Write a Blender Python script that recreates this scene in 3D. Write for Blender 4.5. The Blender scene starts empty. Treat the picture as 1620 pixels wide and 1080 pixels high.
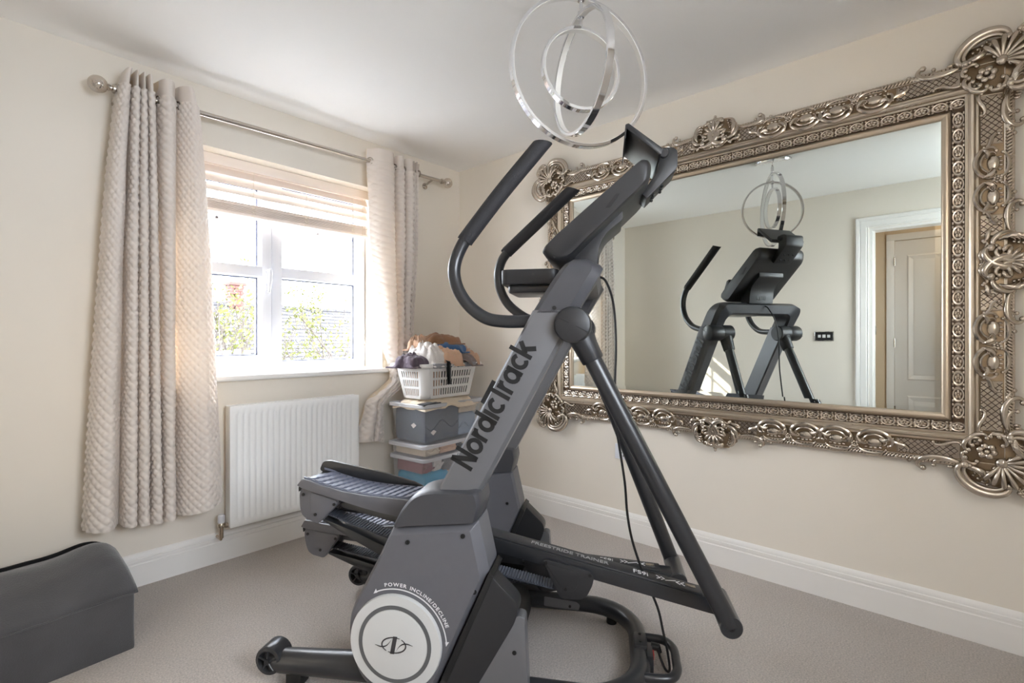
import bpy, bmesh, math, random
from mathutils import Vector, Matrix, noise
PI = math.pi
random.seed(7)
scn = bpy.context.scene
COL = scn.collection

# ------------------------------------------------------------------ camera
cam_d = bpy.data.cameras.new('camera')
cam_d.sensor_width = 36.0
cam_d.lens = 785.0 / 1620.0 * 36.0
cam_d.shift_y = -3.0 / 1620.0
cam_d.clip_start = 0.02
cam = bpy.data.objects.new('camera', cam_d)
COL.objects.link(cam)
cam.location = (-2.551, -2.801, 1.13)
cam.rotation_euler = (PI / 2, 0, math.radians(41.6 - 90.0))
scn.camera = cam

# ------------------------------------------------------------------ light
world = bpy.data.worlds.new('sky')
scn.world = world
world.use_nodes = True
wn = world.node_tree
wn.nodes.clear()
w_out = wn.nodes.new('ShaderNodeOutputWorld')
w_bg = wn.nodes.new('ShaderNodeBackground')
w_tc = wn.nodes.new('ShaderNodeTexCoord')
w_no = wn.nodes.new('ShaderNodeTexNoise')
w_no.inputs['Scale'].default_value = 3.0
w_no.inputs['Detail'].default_value = 5.0
w_rp = wn.nodes.new('ShaderNodeValToRGB')
w_rp.color_ramp.elements[0].position = 0.35
w_rp.color_ramp.elements[0].color = (0.74, 0.85, 1.0, 1)
w_rp.color_ramp.elements[1].position = 0.65
w_rp.color_ramp.elements[1].color = (0.97, 0.985, 1.0, 1)
wn.links.new(w_tc.outputs['Generated'], w_no.inputs['Vector'])
wn.links.new(w_no.outputs['Fac'], w_rp.inputs['Fac'])
wn.links.new(w_rp.outputs['Color'], w_bg.inputs['Color'])
wn.links.new(w_bg.outputs['Background'], w_out.inputs['Surface'])
w_bg.inputs['Strength'].default_value = 9.0

sun_d = bpy.data.lights.new('sun', 'SUN')
sun_d.energy = 4.0
sun_d.angle = math.radians(0.6)
sun_d.color = (1.0, 0.93, 0.82)
sun = bpy.data.objects.new('sun', sun_d)
COL.objects.link(sun)
sun.location = (6, 6, 8)
sun.rotation_euler = Vector((-1.60, -1.22, -1.06)).to_track_quat('-Z', 'Y').to_euler()

# the window and the added rear opening marked as sky portals so that daylight is sampled through them
pd = bpy.data.lights.new('window_daylight_portal', 'AREA')
pd.shape = 'RECTANGLE'; pd.size = 1.22; pd.size_y = 1.17
pd.cycles.is_portal = True
po = bpy.data.objects.new('window_daylight_portal', pd)
COL.objects.link(po)
po.location = (-1.29, .31, 1.525)
po.rotation_euler = (-PI / 2, 0, 0)
po2 = bpy.data.objects.new('fill_window_portal', pd.copy())
po2.data.size, po2.data.size_y = .95, 1.00
COL.objects.link(po2)
po2.location = (-1.875, -3.63, 1.60)
po2.rotation_euler = (PI / 2, 0, 0)

vs = scn.view_settings
vs.view_transform = 'Standard'
vs.look = 'None'
vs.exposure = 1.50
vs.gamma = 1.0
vs.use_curve_mapping = False
scn.cycles.use_denoising = True
scn.cycles.max_bounces = 14
scn.cycles.diffuse_bounces = 8
scn.cycles.glossy_bounces = 6
scn.cycles.transmission_bounces = 10
scn.cycles.transparent_max_bounces = 16
scn.cycles.sample_clamp_indirect = 8.0
scn.cycles.caustics_reflective = False
scn.cycles.caustics_refractive = False

# ------------------------------------------------------------------ materials
def lin(c):
    return tuple(((v / 255.0) / 12.92 if v / 255.0 <= 0.04045 else ((v / 255.0 + 0.055) / 1.055) ** 2.4) for v in c)

def mat(name, rgb, rough=0.6, metal=0.0, var=0.06, vscale=8.0, bump=0.0, bscale=80.0, rvar=0.0, spec=0.5,
        sheen=0.0, rgb2=None, stretch=None):
    m = bpy.data.materials.new(name)
    m.use_nodes = True
    nt = m.node_tree
    b = nt.nodes['Principled BSDF']
    tc = nt.nodes.new('ShaderNodeTexCoord')
    src = tc.outputs['Object']
    if stretch:
        mp = nt.nodes.new('ShaderNodeMapping')
        mp.inputs['Scale'].default_value = stretch
        nt.links.new(src, mp.inputs['Vector'])
        src = mp.outputs['Vector']
    no = nt.nodes.new('ShaderNodeTexNoise')
    no.inputs['Scale'].default_value = vscale
    no.inputs['Detail'].default_value = 4.0
    nt.links.new(src, no.inputs['Vector'])
    mx = nt.nodes.new('ShaderNodeMix')
    mx.data_type = 'RGBA'
    c = lin(rgb)
    a = [max(0.0, v * (1 - var)) for v in c] if rgb2 is None else list(c)
    d = [min(1.0, v * (1 + var)) for v in c] if rgb2 is None else list(lin(rgb2))
    mx.inputs[6].default_value = (*a, 1)
    mx.inputs[7].default_value = (*d, 1)
    nt.links.new(no.outputs['Fac'], mx.inputs[0])
    nt.links.new(mx.outputs[2], b.inputs['Base Color'])
    b.inputs['Roughness'].default_value = rough
    b.inputs['Metallic'].default_value = metal
    b.inputs['Specular IOR Level'].default_value = spec
    if sheen:
        b.inputs['Sheen Weight'].default_value = sheen
    if rvar:
        mr = nt.nodes.new('ShaderNodeMapRange')
        mr.inputs['To Min'].default_value = max(0.02, rough - rvar)
        mr.inputs['To Max'].default_value = rough + rvar
        nt.links.new(no.outputs['Fac'], mr.inputs['Value'])
        nt.links.new(mr.outputs['Result'], b.inputs['Roughness'])
    if bump:
        n2 = nt.nodes.new('ShaderNodeTexNoise')
        n2.inputs['Scale'].default_value = bscale
        n2.inputs['Detail'].default_value = 3.0
        nt.links.new(src, n2.inputs['Vector'])
        bp = nt.nodes.new('ShaderNodeBump')
        bp.inputs['Strength'].default_value = bump
        bp.inputs['Distance'].default_value = 0.01
        nt.links.new(n2.outputs['Fac'], bp.inputs['Height'])
        nt.links.new(bp.outputs['Normal'], b.inputs['Normal'])
    return m

def cloth_mat(name, rgb, trans=0.3, rough=0.85, bump=0.3, bscale=300.0):
    m = mat(name, rgb, rough, var=0.05, bump=bump, bscale=bscale, sheen=0.2, spec=0.2)
    nt = m.node_tree
    b = nt.nodes['Principled BSDF']
    out = nt.nodes['Material Output']
    tr = nt.nodes.new('ShaderNodeBsdfTranslucent')
    tr.inputs['Color'].default_value = (*lin(rgb), 1)
    ms = nt.nodes.new('ShaderNodeMixShader')
    ms.inputs[0].default_value = trans
    nt.links.new(b.outputs['BSDF'], ms.inputs[1])
    nt.links.new(tr.outputs['BSDF'], ms.inputs[2])
    nt.links.new(ms.outputs['Shader'], out.inputs['Surface'])
    return m

def glass_mat(name, rgb=(255, 255, 255), rough=0.0, trans=0.9, tint=0.06):
    m = bpy.data.materials.new(name)
    m.use_nodes = True
    nt = m.node_tree
    nt.nodes.clear()
    out = nt.nodes.new('ShaderNodeOutputMaterial')
    t = nt.nodes.new('ShaderNodeBsdfTransparent')
    t.inputs['Color'].default_value = (*lin(rgb), 1)
    g = nt.nodes.new('ShaderNodeBsdfGlossy')
    g.inputs['Roughness'].default_value = rough
    ms = nt.nodes.new('ShaderNodeMixShader')
    ms.inputs[0].default_value = tint
    nt.links.new(t.outputs[0], ms.inputs[1])
    nt.links.new(g.outputs[0], ms.inputs[2])
    nt.links.new(ms.outputs[0], out.inputs['Surface'])
    return m

def milky_mat(name, rgb, clear=0.6):
    m = mat(name, rgb, 0.25, var=0.03, spec=0.5)
    nt = m.node_tree
    b = nt.nodes['Principled BSDF']
    out = nt.nodes['Material Output']
    tr = nt.nodes.new('ShaderNodeBsdfTransparent')
    ms = nt.nodes.new('ShaderNodeMixShader')
    ms.inputs[0].default_value = clear
    nt.links.new(b.outputs['BSDF'], ms.inputs[1])
    nt.links.new(tr.outputs['BSDF'], ms.inputs[2])
    nt.links.new(ms.outputs['Shader'], out.inputs['Surface'])
    return m

M = {}
M['wall'] = mat('cream_wall_paint', (233, 226, 215), 0.9, var=0.02, vscale=2.0, bump=0.02, bscale=400, spec=0.2)
M['ceil'] = mat('ceiling_paint', (250, 249, 248), 0.95, var=0.015, vscale=2.0, bump=0.02, bscale=300, spec=0.1)
M['hallwall'] = mat('hall_wall_paint', (214, 196, 170), 0.9, var=0.02, vscale=2.0, spec=0.2)
M['trim'] = mat('white_gloss_trim', (238, 236, 233), 0.35, var=0.01)
M['upvc'] = mat('white_window_plastic', (222, 223, 229), 0.3, var=0.01)
M['spacer'] = mat('dark_pane_spacer', (70, 72, 92), 0.5)
M['glass'] = glass_mat('window_glass', tint=0.025)
M['chrome'] = mat('polished_chrome', (225, 225, 228), 0.08, 1.0, var=0.02)
M['steel'] = mat('brushed_steel', (196, 188, 178), 0.25, 1.0, var=0.05, rvar=0.05)
M['crystal'] = glass_mat('crackle_glass_ball', (235, 228, 220), 0.05, tint=0.35)
M['opal'] = mat('opal_diffuser', (236, 234, 230), 0.4, var=0.01)
M['radiator'] = mat('radiator_enamel', (243, 243, 242), 0.3, var=0.01)
M['brass'] = mat('valve_nickel', (190, 176, 158), 0.25, 1.0, var=0.1)
M['slat'] = mat('blind_slat_wood', (244, 232, 222), 0.5, var=0.04, vscale=5, stretch=(1, 12, 12))
M['cord'] = mat('blind_cord', (235, 224, 208), 0.8)
M['curtain'] = cloth_mat('quilted_curtain_satin', (236, 228, 221), trans=0.22, rough=0.42, bump=0.15, bscale=700)
M['lining'] = cloth_mat('curtain_lining', (236, 222, 200), trans=0.4)
M['ottoman'] = mat('charcoal_suede', (72, 72, 75), 0.95, var=0.3, vscale=7, bump=0.25, bscale=250, sheen=0.35)
M['ottoman_shade'] = mat('shaded_edge_black', (16, 16, 17), 0.95)  # near-black colour stands in for shade on the lid's rear edge
# trainer
M['pod'] = mat('graphite_plastic', (98, 98, 103), 0.45, var=0.05, vscale=40, bump=0.06, bscale=900)
M['bridge'] = mat('dark_graphite_plastic', (66, 66, 70), 0.42, var=0.05, vscale=40, bump=0.05, bscale=900)
M['black'] = mat('black_plastic', (40, 40, 42), 0.42, var=0.06, vscale=30, bump=0.05, bscale=900)
M['satin'] = mat('black_satin_steel', (40, 41, 44), 0.3, var=0.05, vscale=20, spec=0.6)
M['deep'] = mat('deep_black_plastic', (19, 19, 20), 0.5)
M['foam'] = mat('black_foam_grip', (37, 36, 39), 0.7, var=0.15, vscale=60, bump=0.3, bscale=400)
M['silver'] = mat('silver_grey_paint', (116, 116, 119), 0.34, 0.35, var=0.04, vscale=30)
M['disc'] = mat('pale_silver_plastic', (212, 213, 212), 0.3, 0.1, var=0.02)
M['discring'] = mat('grey_ring_plastic', (96, 97, 98), 0.4)
M['ink'] = mat('black_lettering', (24, 24, 25), 0.5)
M['inkgrey'] = mat('dark_grey_emblem', (62, 60, 62), 0.5)
M['white'] = mat('white_lettering', (228, 228, 230), 0.5)
M['palegrey'] = mat('grey_lettering', (150, 150, 150), 0.5)
M['tread'] = mat('rubber_tread', (118, 122, 138), 0.4, var=0.06, vscale=60)  # bluish grey puts the sky's reflection into the base colour
M['belt'] = mat('ribbed_rubber_belt', (66, 70, 80), 0.6)
M['red'] = mat('red_switch', (190, 40, 38), 0.4)
# mirror
M['gilt'] = mat('antique_silver_leaf', (212, 204, 194), 0.24, 0.95, var=0.12, vscale=35, rvar=0.08, rgb2=(188, 174, 156))
M['field'] = mat('champagne_leaf_ground', (176, 158, 134), 0.4, 0.9, rgb2=(140, 116, 88), vscale=16, bump=0.1, bscale=120, rvar=0.1)
M['warm'] = mat('champagne_silver_moulding', (208, 198, 184), 0.3, 0.92, rgb2=(186, 170, 148), vscale=18, rvar=0.08)
M['gold'] = mat('pale_gold_slip', (206, 188, 164), 0.32, 0.9, rgb2=(198, 186, 170), vscale=10, rvar=0.08)
M['patina'] = mat('brown_patina_ground', (100, 82, 66), 0.5, 0.6, rgb2=(74, 58, 46), vscale=50)
M['mirror'] = mat('silvered_glass', (226, 232, 228), 0.0, 1.0, var=0.0)
# laundry
M['basket'] = mat('white_basket_plastic', (240, 238, 236), 0.4, var=0.02)
M['greyrim'] = mat('grey_handle_plastic', (150, 150, 154), 0.5)
M['clear'] = milky_mat('clear_box_plastic', (222, 226, 232), 0.86)
M['rim'] = milky_mat('milky_rim_plastic', (228, 230, 236), 0.35)
def fabric(n, rgb, v=0.12): return mat('fabric_' + n, rgb, 0.95, var=v, vscale=14, bump=0.35, bscale=160, sheen=0.3, spec=0.15)
for n, rgb in dict(brown=(150, 112, 84), blue=(66, 104, 152), white=(232, 226, 222), blush=(222, 184, 156), tan=(196, 160, 134),
                   plum=(92, 80, 90), taupe=(136, 122, 118), black=(20, 20, 22), cream=(226, 210, 188), slate=(72, 80, 98),
                   steelblue=(150, 168, 190), pink=(214, 170, 158), turquoise=(30, 160, 205), berry=(150, 90, 100),
                   grey=(120, 116, 118), teal=(40, 96, 130)).items():
    M['f_' + n] = fabric(n, rgb)
def carpet_mat():
    m = mat('beige_carpet', (228, 219, 212), 0.98, rgb2=(204, 193, 184), vscale=2.2, bump=1.0, bscale=330, sheen=0.3, spec=0.05)
    nt = m.node_tree
    b = nt.nodes['Principled BSDF']
    src = b.inputs['Base Color'].links[0].from_socket
    tc = [n for n in nt.nodes if n.type == 'TEX_COORD'][0]
    n1 = nt.nodes.new('ShaderNodeTexNoise'); n1.inputs['Scale'].default_value = 170; n1.inputs['Detail'].default_value = 2
    nt.links.new(tc.outputs['Object'], n1.inputs['Vector'])
    mr = nt.nodes.new('ShaderNodeMapRange'); mr.inputs['From Min'].default_value = .3; mr.inputs['From Max'].default_value = .7
    mr.inputs['To Min'].default_value = .74; mr.inputs['To Max'].default_value = 1.12
    nt.links.new(n1.outputs['Fac'], mr.inputs['Value'])
    hs = nt.nodes.new('ShaderNodeHueSaturation')
    nt.links.new(src, hs.inputs['Color']); nt.links.new(mr.outputs['Result'], hs.inputs['Value'])
    nt.links.new(hs.outputs['Color'], b.inputs['Base Color'])
    return m
# carpet
M['carpet'] = carpet_mat()

# ------------------------------------------------------------------ geometry helpers
class G:
    def __init__(s):
        s.v = []; s.f = []
    def add(s, vs_, fs_):
        o = len(s.v)
        s.v += [tuple(p) for p in vs_]
        s.f += [tuple(i + o for i in f) for f in fs_]
        return s
    def box(s, x0, x1, y0, y1, z0, z1):
        return s.add([(x0, y0, z0), (x1, y0, z0), (x1, y1, z0), (x0, y1, z0), (x0, y0, z1), (x1, y0, z1), (x1, y1, z1), (x0, y1, z1)],
                     [(0, 3, 2, 1), (4, 5, 6, 7), (0, 1, 5, 4), (1, 2, 6, 5), (2, 3, 7, 6), (3, 0, 4, 7)])
    def prism(s, poly, a0, a1, axis='y'):
        n = len(poly)
        def P(p, a):
            return (p[0], a, p[1]) if axis == 'y' else ((a, p[0], p[1]) if axis == 'x' else (p[0], p[1], a))
        vs_ = [P(p, a0) for p in poly] + [P(p, a1) for p in poly]
        fs_ = [tuple(range(n)), tuple(range(2 * n - 1, n - 1, -1))]
        fs_ += [(i, i + n, (i + 1) % n + n, (i + 1) % n) for i in range(n)]
        return s.add(vs_, fs_)
    def loft(s, rings, closed=False, cap=True):
        n = len(rings[0]); m = len(rings)
        vs_ = [p for r in rings for p in r]
        fs_ = []
        for j in range(m if closed else m - 1):
            for i in range(n):
                a = j * n + i; b = j * n + (i + 1) % n
                c = ((j + 1) % m) * n + (i + 1) % n; d = ((j + 1) % m) * n + i
                fs_.append((a, b, c, d))
        if cap and not closed:
            fs_.append(tuple(range(n - 1, -1, -1)))
            fs_.append(tuple(range((m - 1) * n, m * n)))
        return s.add(vs_, fs_)
    def grid(s, rows, wrap=False):
        n = len(rows[0]); m = len(rows)
        fs_ = []
        for j in range(m - 1):
            for i in range(n if wrap else n - 1):
                fs_.append((j * n + i, j * n + (i + 1) % n, (j + 1) * n + (i + 1) % n, (j + 1) * n + i))
        return s.add([p for r in rows for p in r], fs_)
    def tube(s, pts, r, n=10, closed=False, flat=None, up=None):
        pts = [Vector(p) for p in pts]
        m = len(pts)
        rs = r if isinstance(r, (list, tuple)) else [r] * m
        rings = []
        N = None
        for i in range(m):
            if closed:
                t = pts[(i + 1) % m] - pts[i - 1]
            else:
                t = pts[min(i + 1, m - 1)] - pts[max(i - 1, 0)]
            t = t.normalized() if t.length > 1e-9 else Vector((0, 0, 1))
            if up is not None:
                N = Vector(up) - Vector(up).dot(t) * t
                N.normalize()
            elif N is None:
                a = Vector((0, 0, 1)) if abs(t.z) < 0.9 else Vector((1, 0, 0))
                N = (a - a.dot(t) * t).normalized()
            else:
                N = N - N.dot(t) * t
                N.normalize()
            B = t.cross(N)
            fl = flat if flat else 1.0
            rings.append([pts[i] + (N * math.cos(2 * PI * k / n) * fl + B * math.sin(2 * PI * k / n)) * rs[i] for k in range(n)])
        return s.loft(rings, closed)
    def cyl(s, p0, p1, r, n=20, r1=None):
        return s.tube([p0, p1], [r, r if r1 is None else r1], n)
    def lathe(s, prof, n=24, c=(0, 0, 0), axis='z'):
        rings = []
        for r, h in prof:
            ring = []
            for k in range(n):
                a = 2 * PI * k / n
                x, y = r * math.cos(a), r * math.sin(a)
                p = (x, y, h) if axis == 'z' else ((h, x, y) if axis == 'x' else (y, h, x))
                ring.append((c[0] + p[0], c[1] + p[1], c[2] + p[2]))
            rings.append(ring)
        return s.loft(rings)
    def ball(s, c, r, n=10, sc=(1, 1, 1), rot=None):
        rings = []
        m = max(4, n // 2 + 1)
        for j in range(m + 1):
            th = PI * j / m
            rr = max(1e-4, math.sin(th))
            ring = []
            for k in range(n):
                a = 2 * PI * k / n
                p = Vector((rr * math.cos(a) * r * sc[0], rr * math.sin(a) * r * sc[1], math.cos(th) * r * sc[2]))
                if rot is not None:
                    p = rot @ p
                ring.append(p + Vector(c))
            rings.append(ring)
        return s.loft(rings)
    def shift(s, d):
        s.v = [(p[0] + d[0], p[1] + d[1], p[2] + d[2]) for p in s.v]
        return s
    def xf(s, m):
        s.v = [tuple(m @ Vector(p)) for p in s.v]
        return s
    def mesh(s, name, bevel=0.0, seg=2, smooth=True, angle=38, merge=False):
        me = bpy.data.meshes.new(name)
        me.from_pydata([tuple(p) for p in s.v], [], s.f)
        bm = bmesh.new()
        bm.from_mesh(me)
        if merge:
            bmesh.ops.remove_doubles(bm, verts=bm.verts, dist=1e-5)
        bmesh.ops.recalc_face_normals(bm, faces=bm.faces)
        if bevel > 0:
            ed = [e for e in bm.edges if len(e.link_faces) == 2 and e.calc_face_angle(0) > math.radians(28)]
            bmesh.ops.bevel(bm, geom=ed, offset=bevel, segments=seg, profile=0.5, affect='EDGES', clamp_overlap=True)
        bm.to_mesh(me)
        bm.free()
        if smooth:
            me.polygons.foreach_set('use_smooth', [True] * len(me.polygons))
            me.set_sharp_from_angle(angle=math.radians(angle))
        return me
    def build(s, name, m, parent=None, bevel=0.0, seg=2, smooth=True, angle=38, merge=False):
        return obj(name, s.mesh(name, bevel, seg, smooth, angle, merge), m, parent)

def obj(name, me, m, parent=None):
    o = bpy.data.objects.new(name, me)
    COL.objects.link(o)
    if m is not None and not me.materials:
        me.materials.append(M[m] if isinstance(m, str) else m)
    if parent is not None:
        o.parent = parent
    return o

def tag(o, label=None, cat=None, group=None, kind=None):
    if label: o['label'] = label
    if cat: o['category'] = cat
    if group: o['group'] = group
    if kind: o['kind'] = kind
    return o

def thing(name, label, cat, loc=(0, 0, 0), rotz=0.0, group=None, kind=None):
    o = bpy.data.objects.new(name, None)
    COL.objects.link(o)
    o.empty_display_size = 0.1
    o.location = loc
    o.rotation_euler = (0, 0, rotz)
    return tag(o, label, cat, group, kind)

def struct(o, label, cat):
    return tag(o, label, cat, None, 'structure')

def catmull(pts, n=8, closed=False):
    pts = [Vector(p) for p in pts]
    m = len(pts)
    out = []
    for i in range(m if closed else m - 1):
        p0 = pts[i - 1] if (closed or i > 0) else pts[0] * 2 - pts[1]
        p1 = pts[i]
        p2 = pts[(i + 1) % m]
        p3 = pts[(i + 2) % m] if (closed or i + 2 < m) else pts[-1] * 2 - pts[-2]
        for k in range(n):
            t = k / n
            out.append(0.5 * ((2 * p1) + (-p0 + p2) * t + (2 * p0 - 5 * p1 + 4 * p2 - p3) * t * t + (-p0 + 3 * p1 - 3 * p2 + p3) * t ** 3))
    if not closed:
        out.append(pts[-1])
    return out

def round_poly(poly, r, n=4):
    out = []
    m = len(poly)
    rr = r if isinstance(r, (list, tuple)) else [r] * m
    for i in range(m):
        p = Vector((*poly[i], 0)); a = Vector((*poly[i - 1], 0)); b = Vector((*poly[(i + 1) % m], 0))
        da = (a - p); db = (b - p)
        k = min(rr[i], da.length * 0.48, db.length * 0.48)
        if k < 1e-5:
            out.append((p.x, p.y)); continue
        s0 = p + da.normalized() * k; s1 = p + db.normalized() * k
        for j in range(n + 1):
            t = j / n
            q = s0 * (1 - t) ** 2 + p * 2 * t * (1 - t) + s1 * t * t
            out.append((q.x, q.y))
    return out

def text_mesh(body, size, bold=0.0, xs=1.0, extrude=0.0006, shear=0.0, align='LEFT'):
    cu = bpy.data.curves.new('lettering', 'FONT')
    cu.body = body
    cu.size = size
    cu.extrude = extrude
    cu.offset = bold
    cu.shear = shear
    cu.resolution_u = 3
    cu.align_x = align
    t = bpy.data.objects.new('lettering', cu)
    COL.objects.link(t)
    dg = bpy.context.evaluated_depsgraph_get()
    me = bpy.data.meshes.new_from_object(t.evaluated_get(dg))
    bpy.data.objects.remove(t)
    bpy.data.curves.remove(cu)
    for v in me.vertices:
        v.co.x *= xs
    me.materials.clear()
    return me

def place_text(name, me, m, parent, o, ex, ey):
    """put the flat lettering at o, reading along ex, upright along ey"""
    ex = Vector(ex).normalized(); ey = Vector(ey).normalized(); ez = ex.cross(ey)
    mt = Matrix(((ex.x, ey.x, ez.x, o[0]), (ex.y, ey.y, ez.y, o[1]), (ex.z, ey.z, ez.z, o[2]), (0, 0, 0, 1)))
    me.transform(mt)
    return obj(name, me, m, parent)

# ================================================================== room shell
XW, YW, ZC = -2.62, -3.50, 2.40          # door wall, rear wall, ceiling
WX0, WX1, WZ0, WZ1 = -1.90, -0.68, 0.945, 2.105   # window opening
DY0, DY1, DZ = -3.06, -2.28, 2.06        # doorway opening
struct(G().box(XW - .12, .12, YW - .12, .02, -.08, 0).build('floor', 'carpet'), 'beige cut pile carpet across the room', 'floor')
struct(G().box(XW - .12, .12, YW - .12, .30, ZC, ZC + .1).build('ceiling', 'ceil'), 'plain white ceiling', 'ceiling')
g = G().box(XW - .12, WX0, 0, .30, 0, ZC).box(WX1, .12, 0, .30, 0, ZC).box(WX0, WX1, 0, .30, 0, WZ0 - .03).box(WX0, WX1, 0, .30, WZ1, ZC)
struct(g.build('wall_window', 'wall', smooth=False), 'cream wall with the window in it', 'wall')
struct(G().box(0, .12, YW - .12, 0, 0, ZC).build('wall_mirror', 'wall', smooth=False), 'cream wall that the ornate mirror hangs on', 'wall')
g = G().box(XW - .12, XW, YW, DY0, 0, ZC).box(XW - .12, XW, DY1, 0, 0, ZC).box(XW - .12, XW, DY0, DY1, DZ, ZC)
struct(g.build('wall_door', 'wall', smooth=False), 'cream wall with a doorway, seen in the mirror', 'wall')
RX0, RX1, RZ0, RZ1 = -2.35, -1.40, 1.10, 2.10      # made-up window behind the camera, added to let in fill light
g = G().box(XW, RX0, YW - .12, YW, 0, ZC).box(RX1, 0, YW - .12, YW, 0, ZC).box(RX0, RX1, YW - .12, YW, 0, RZ0).box(RX0, RX1, YW - .12, YW, RZ1, ZC)
struct(g.build('wall_rear', 'wall', smooth=False), 'cream wall behind the camera, with an opening added for fill light', 'wall')
w2 = thing('fill_window', 'made-up white window behind the camera, added for fill light', 'window', ((RX0 + RX1) / 2, YW - .09, RZ0), 0, None, 'structure')
for x0, x1, z0, z1 in ((-.475, -.425, 0, 1.0), (.425, .475, 0, 1.0), (-.425, .425, 0, .05), (-.425, .425, .95, 1.0), (-.03, .03, .05, .95)):
    G().box(x0, x1, -.03, .03, z0, z1).build('frame', 'upvc', w2, .004)
for x0, x1 in ((-.425, -.03), (.03, .425)):
    G().box(x0, x1, -.002, .002, .05, .95).build('pane', 'glass', w2)
# landing beyond the doorway
HX = -3.30
struct(G().box(HX - .1, XW - .12, -4.2, -1.4, -.08, 0).build('floor_landing', 'carpet', smooth=False), 'carpeted landing floor beyond the doorway', 'floor')
struct(G().box(HX - .1, XW - .12, -4.2, -1.4, ZC, ZC + .1).build('ceiling_landing', 'ceil', smooth=False), 'landing ceiling beyond the doorway', 'ceiling')
struct(G().box(HX - .1, HX, -4.2, -1.4, 0, ZC).build('wall_landing', 'hallwall', smooth=False), 'tan landing wall beyond the doorway in the mirror', 'wall')
struct(G().box(HX, XW - .12, -1.5, -1.4, 0, ZC).build('wall_landing_end', 'hallwall', smooth=False), 'short end wall of the landing', 'wall')
struct(G().box(XW - .12, XW, -4.3, YW - .001, 0, ZC).build('wall_landing_side', 'hallwall', smooth=False), 'landing side wall past the doorway', 'wall')
struct(G().box(HX, XW - .12, -4.3, -4.2, 0, ZC).build('wall_landing_far', 'hallwall', smooth=False), 'far end wall of the landing', 'wall')
hl = bpy.data.lights.new('landing_fill', 'POINT')  # added fill light without a fitting, brightens the landing
hl.energy = 2.0; hl.shadow_soft_size = .12; hl.color = (1.0, .86, .70)
hlo = bpy.data.objects.new('landing_fill', hl); COL.objects.link(hlo); hlo.location = (-3.0, -3.3, 2.25)

# skirting boards
SK = [(0, 0), (.018, 0), (.018, .100), (.0145, .103), (.0145, .109), (.0165, .111), (.0165, .124), (.012, .127), (.0115, .136), (.006, .147), (0, .15)]
struct(G().prism([(-d, z) for d, z in SK], XW, 0, 'x').build('baseboard_window', 'trim'), 'white moulded skirting under the radiator', 'skirting')
struct(G().prism([(-d, z) for d, z in SK], YW, 0, 'y').build('baseboard_mirror', 'trim'), 'white moulded skirting below the mirror', 'skirting')
g = G().prism([(XW + d, z) for d, z in SK], DY1 + .095, 0, 'y').prism([(XW + d, z) for d, z in SK], YW, DY0 - .095, 'y')
struct(g.build('baseboard_door', 'trim'), 'white skirting beside the doorway', 'skirting')
struct(G().prism([(YW + d, z) for d, z in SK], XW, 0, 'x').build('baseboard_rear', 'trim'), 'white skirting on the rear wall', 'skirting')

# doorway lining and architrave (seen in the mirror)
tr = thing('trim_1', 'white door architrave and lining, seen in the mirror', 'door frame', (XW, (DY0 + DY1) / 2, 0), 0, None, 'structure')
hw = (DY1 - DY0) / 2
AP = [(0, 0), (.012, 0), (.014, .006), (.010, .012), (.016, .018), (.018, .055), (.014, .060), (.020, .066), (.022, .086), (.016, .092), (0, .092)]
for sg in (-1, 1):
    G().loft([[(d, sg * (hw + .004 + a), z) for d, a in AP] for z in (0, DZ + .09)]).build('architrave', 'trim', tr)
    G().box(-.125, .0, sg * (hw - .02), sg * hw, 0, DZ - .02).build('jamb', 'trim', tr)
    G().box(-.075, -.045, sg * (hw - .034), sg * (hw - .02), 0, DZ - .02).build('door_stop', 'trim', tr)
G().loft([[(d, y, DZ + .004 + a) for d, a in AP] for y in (-hw - .09, hw + .09)]).build('architrave', 'trim', tr)
G().box(-.125, 0, -hw, hw, DZ - .02, DZ).build('head_jamb', 'trim', tr)
G().box(-.090, -.080, hw - .0215, hw - .0195, 1.0, 1.06).build('strike_plate', 'steel', tr)

# panelled door on the landing
d1 = thing('door_1', 'closed white panelled door across the landing, in the mirror', 'door', (HX, -2.80, 0), 0, None, 'structure')
DL, DRr = .385, -.385
G().box(.0, .018, -.46, -.40, 0, 2.10).build('casing', 'trim', d1, .003)
G().box(.0, .018, .40, .46, 0, 2.10).build('casing', 'trim', d1, .003)
G().box(.0, .0185, -.46, .46, 2.04, 2.1005).build('casing', 'trim', d1, .003)
G().box(.0, .010, -.398, .398, 0, 2.035).build('leaf', 'trim', d1, .002)
for y0, y1 in ((-.31, -.05), (.05, .31)):
    for z0, z1 in ((.12, .62), (.76, 1.90)):
        fr = G()
        fr.loft([[(.010, y0 + e, z0 + e), (.010, y1 - e, z0 + e), (.010, y1 - e, z1 - e), (.010, y0 + e, z1 - e)] if i in (0, 3) else
                 [(.017 - .004 * (i == 2), y0 + e, z0 + e), (.017 - .004 * (i == 2), y1 - e, z0 + e), (.017 - .004 * (i == 2), y1 - e, z1 - e), (.017 - .004 * (i == 2), y0 + e, z1 - e)]
                 for i, e in enumerate((0, .012, .03, .045))], cap=False)
        fr.build('panel_moulding', 'trim', d1, smooth=False)
        G().box(.009, .013, y0 + .05, y1 - .05, z0 + .05, z1 - .05).build('panel', 'trim', d1, .003)
for z in (.30, 1.10, 1.85):
    G().cyl((.020, .398, z - .04), (.020, .398, z + .04), .006, 8).build('hinge', 'steel', d1)
sw = thing('light_switch', 'steel light switch plate on the landing wall, in the mirror', 'switch', (HX, -2.22, 1.22))
G().box(0, .006, -.043, .043, -.043, .043).build('plate', 'steel', sw, .002)
G().box(.006, .010, -.012, .012, -.02, .02).build('rocker', 'steel', sw, .001)

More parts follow.
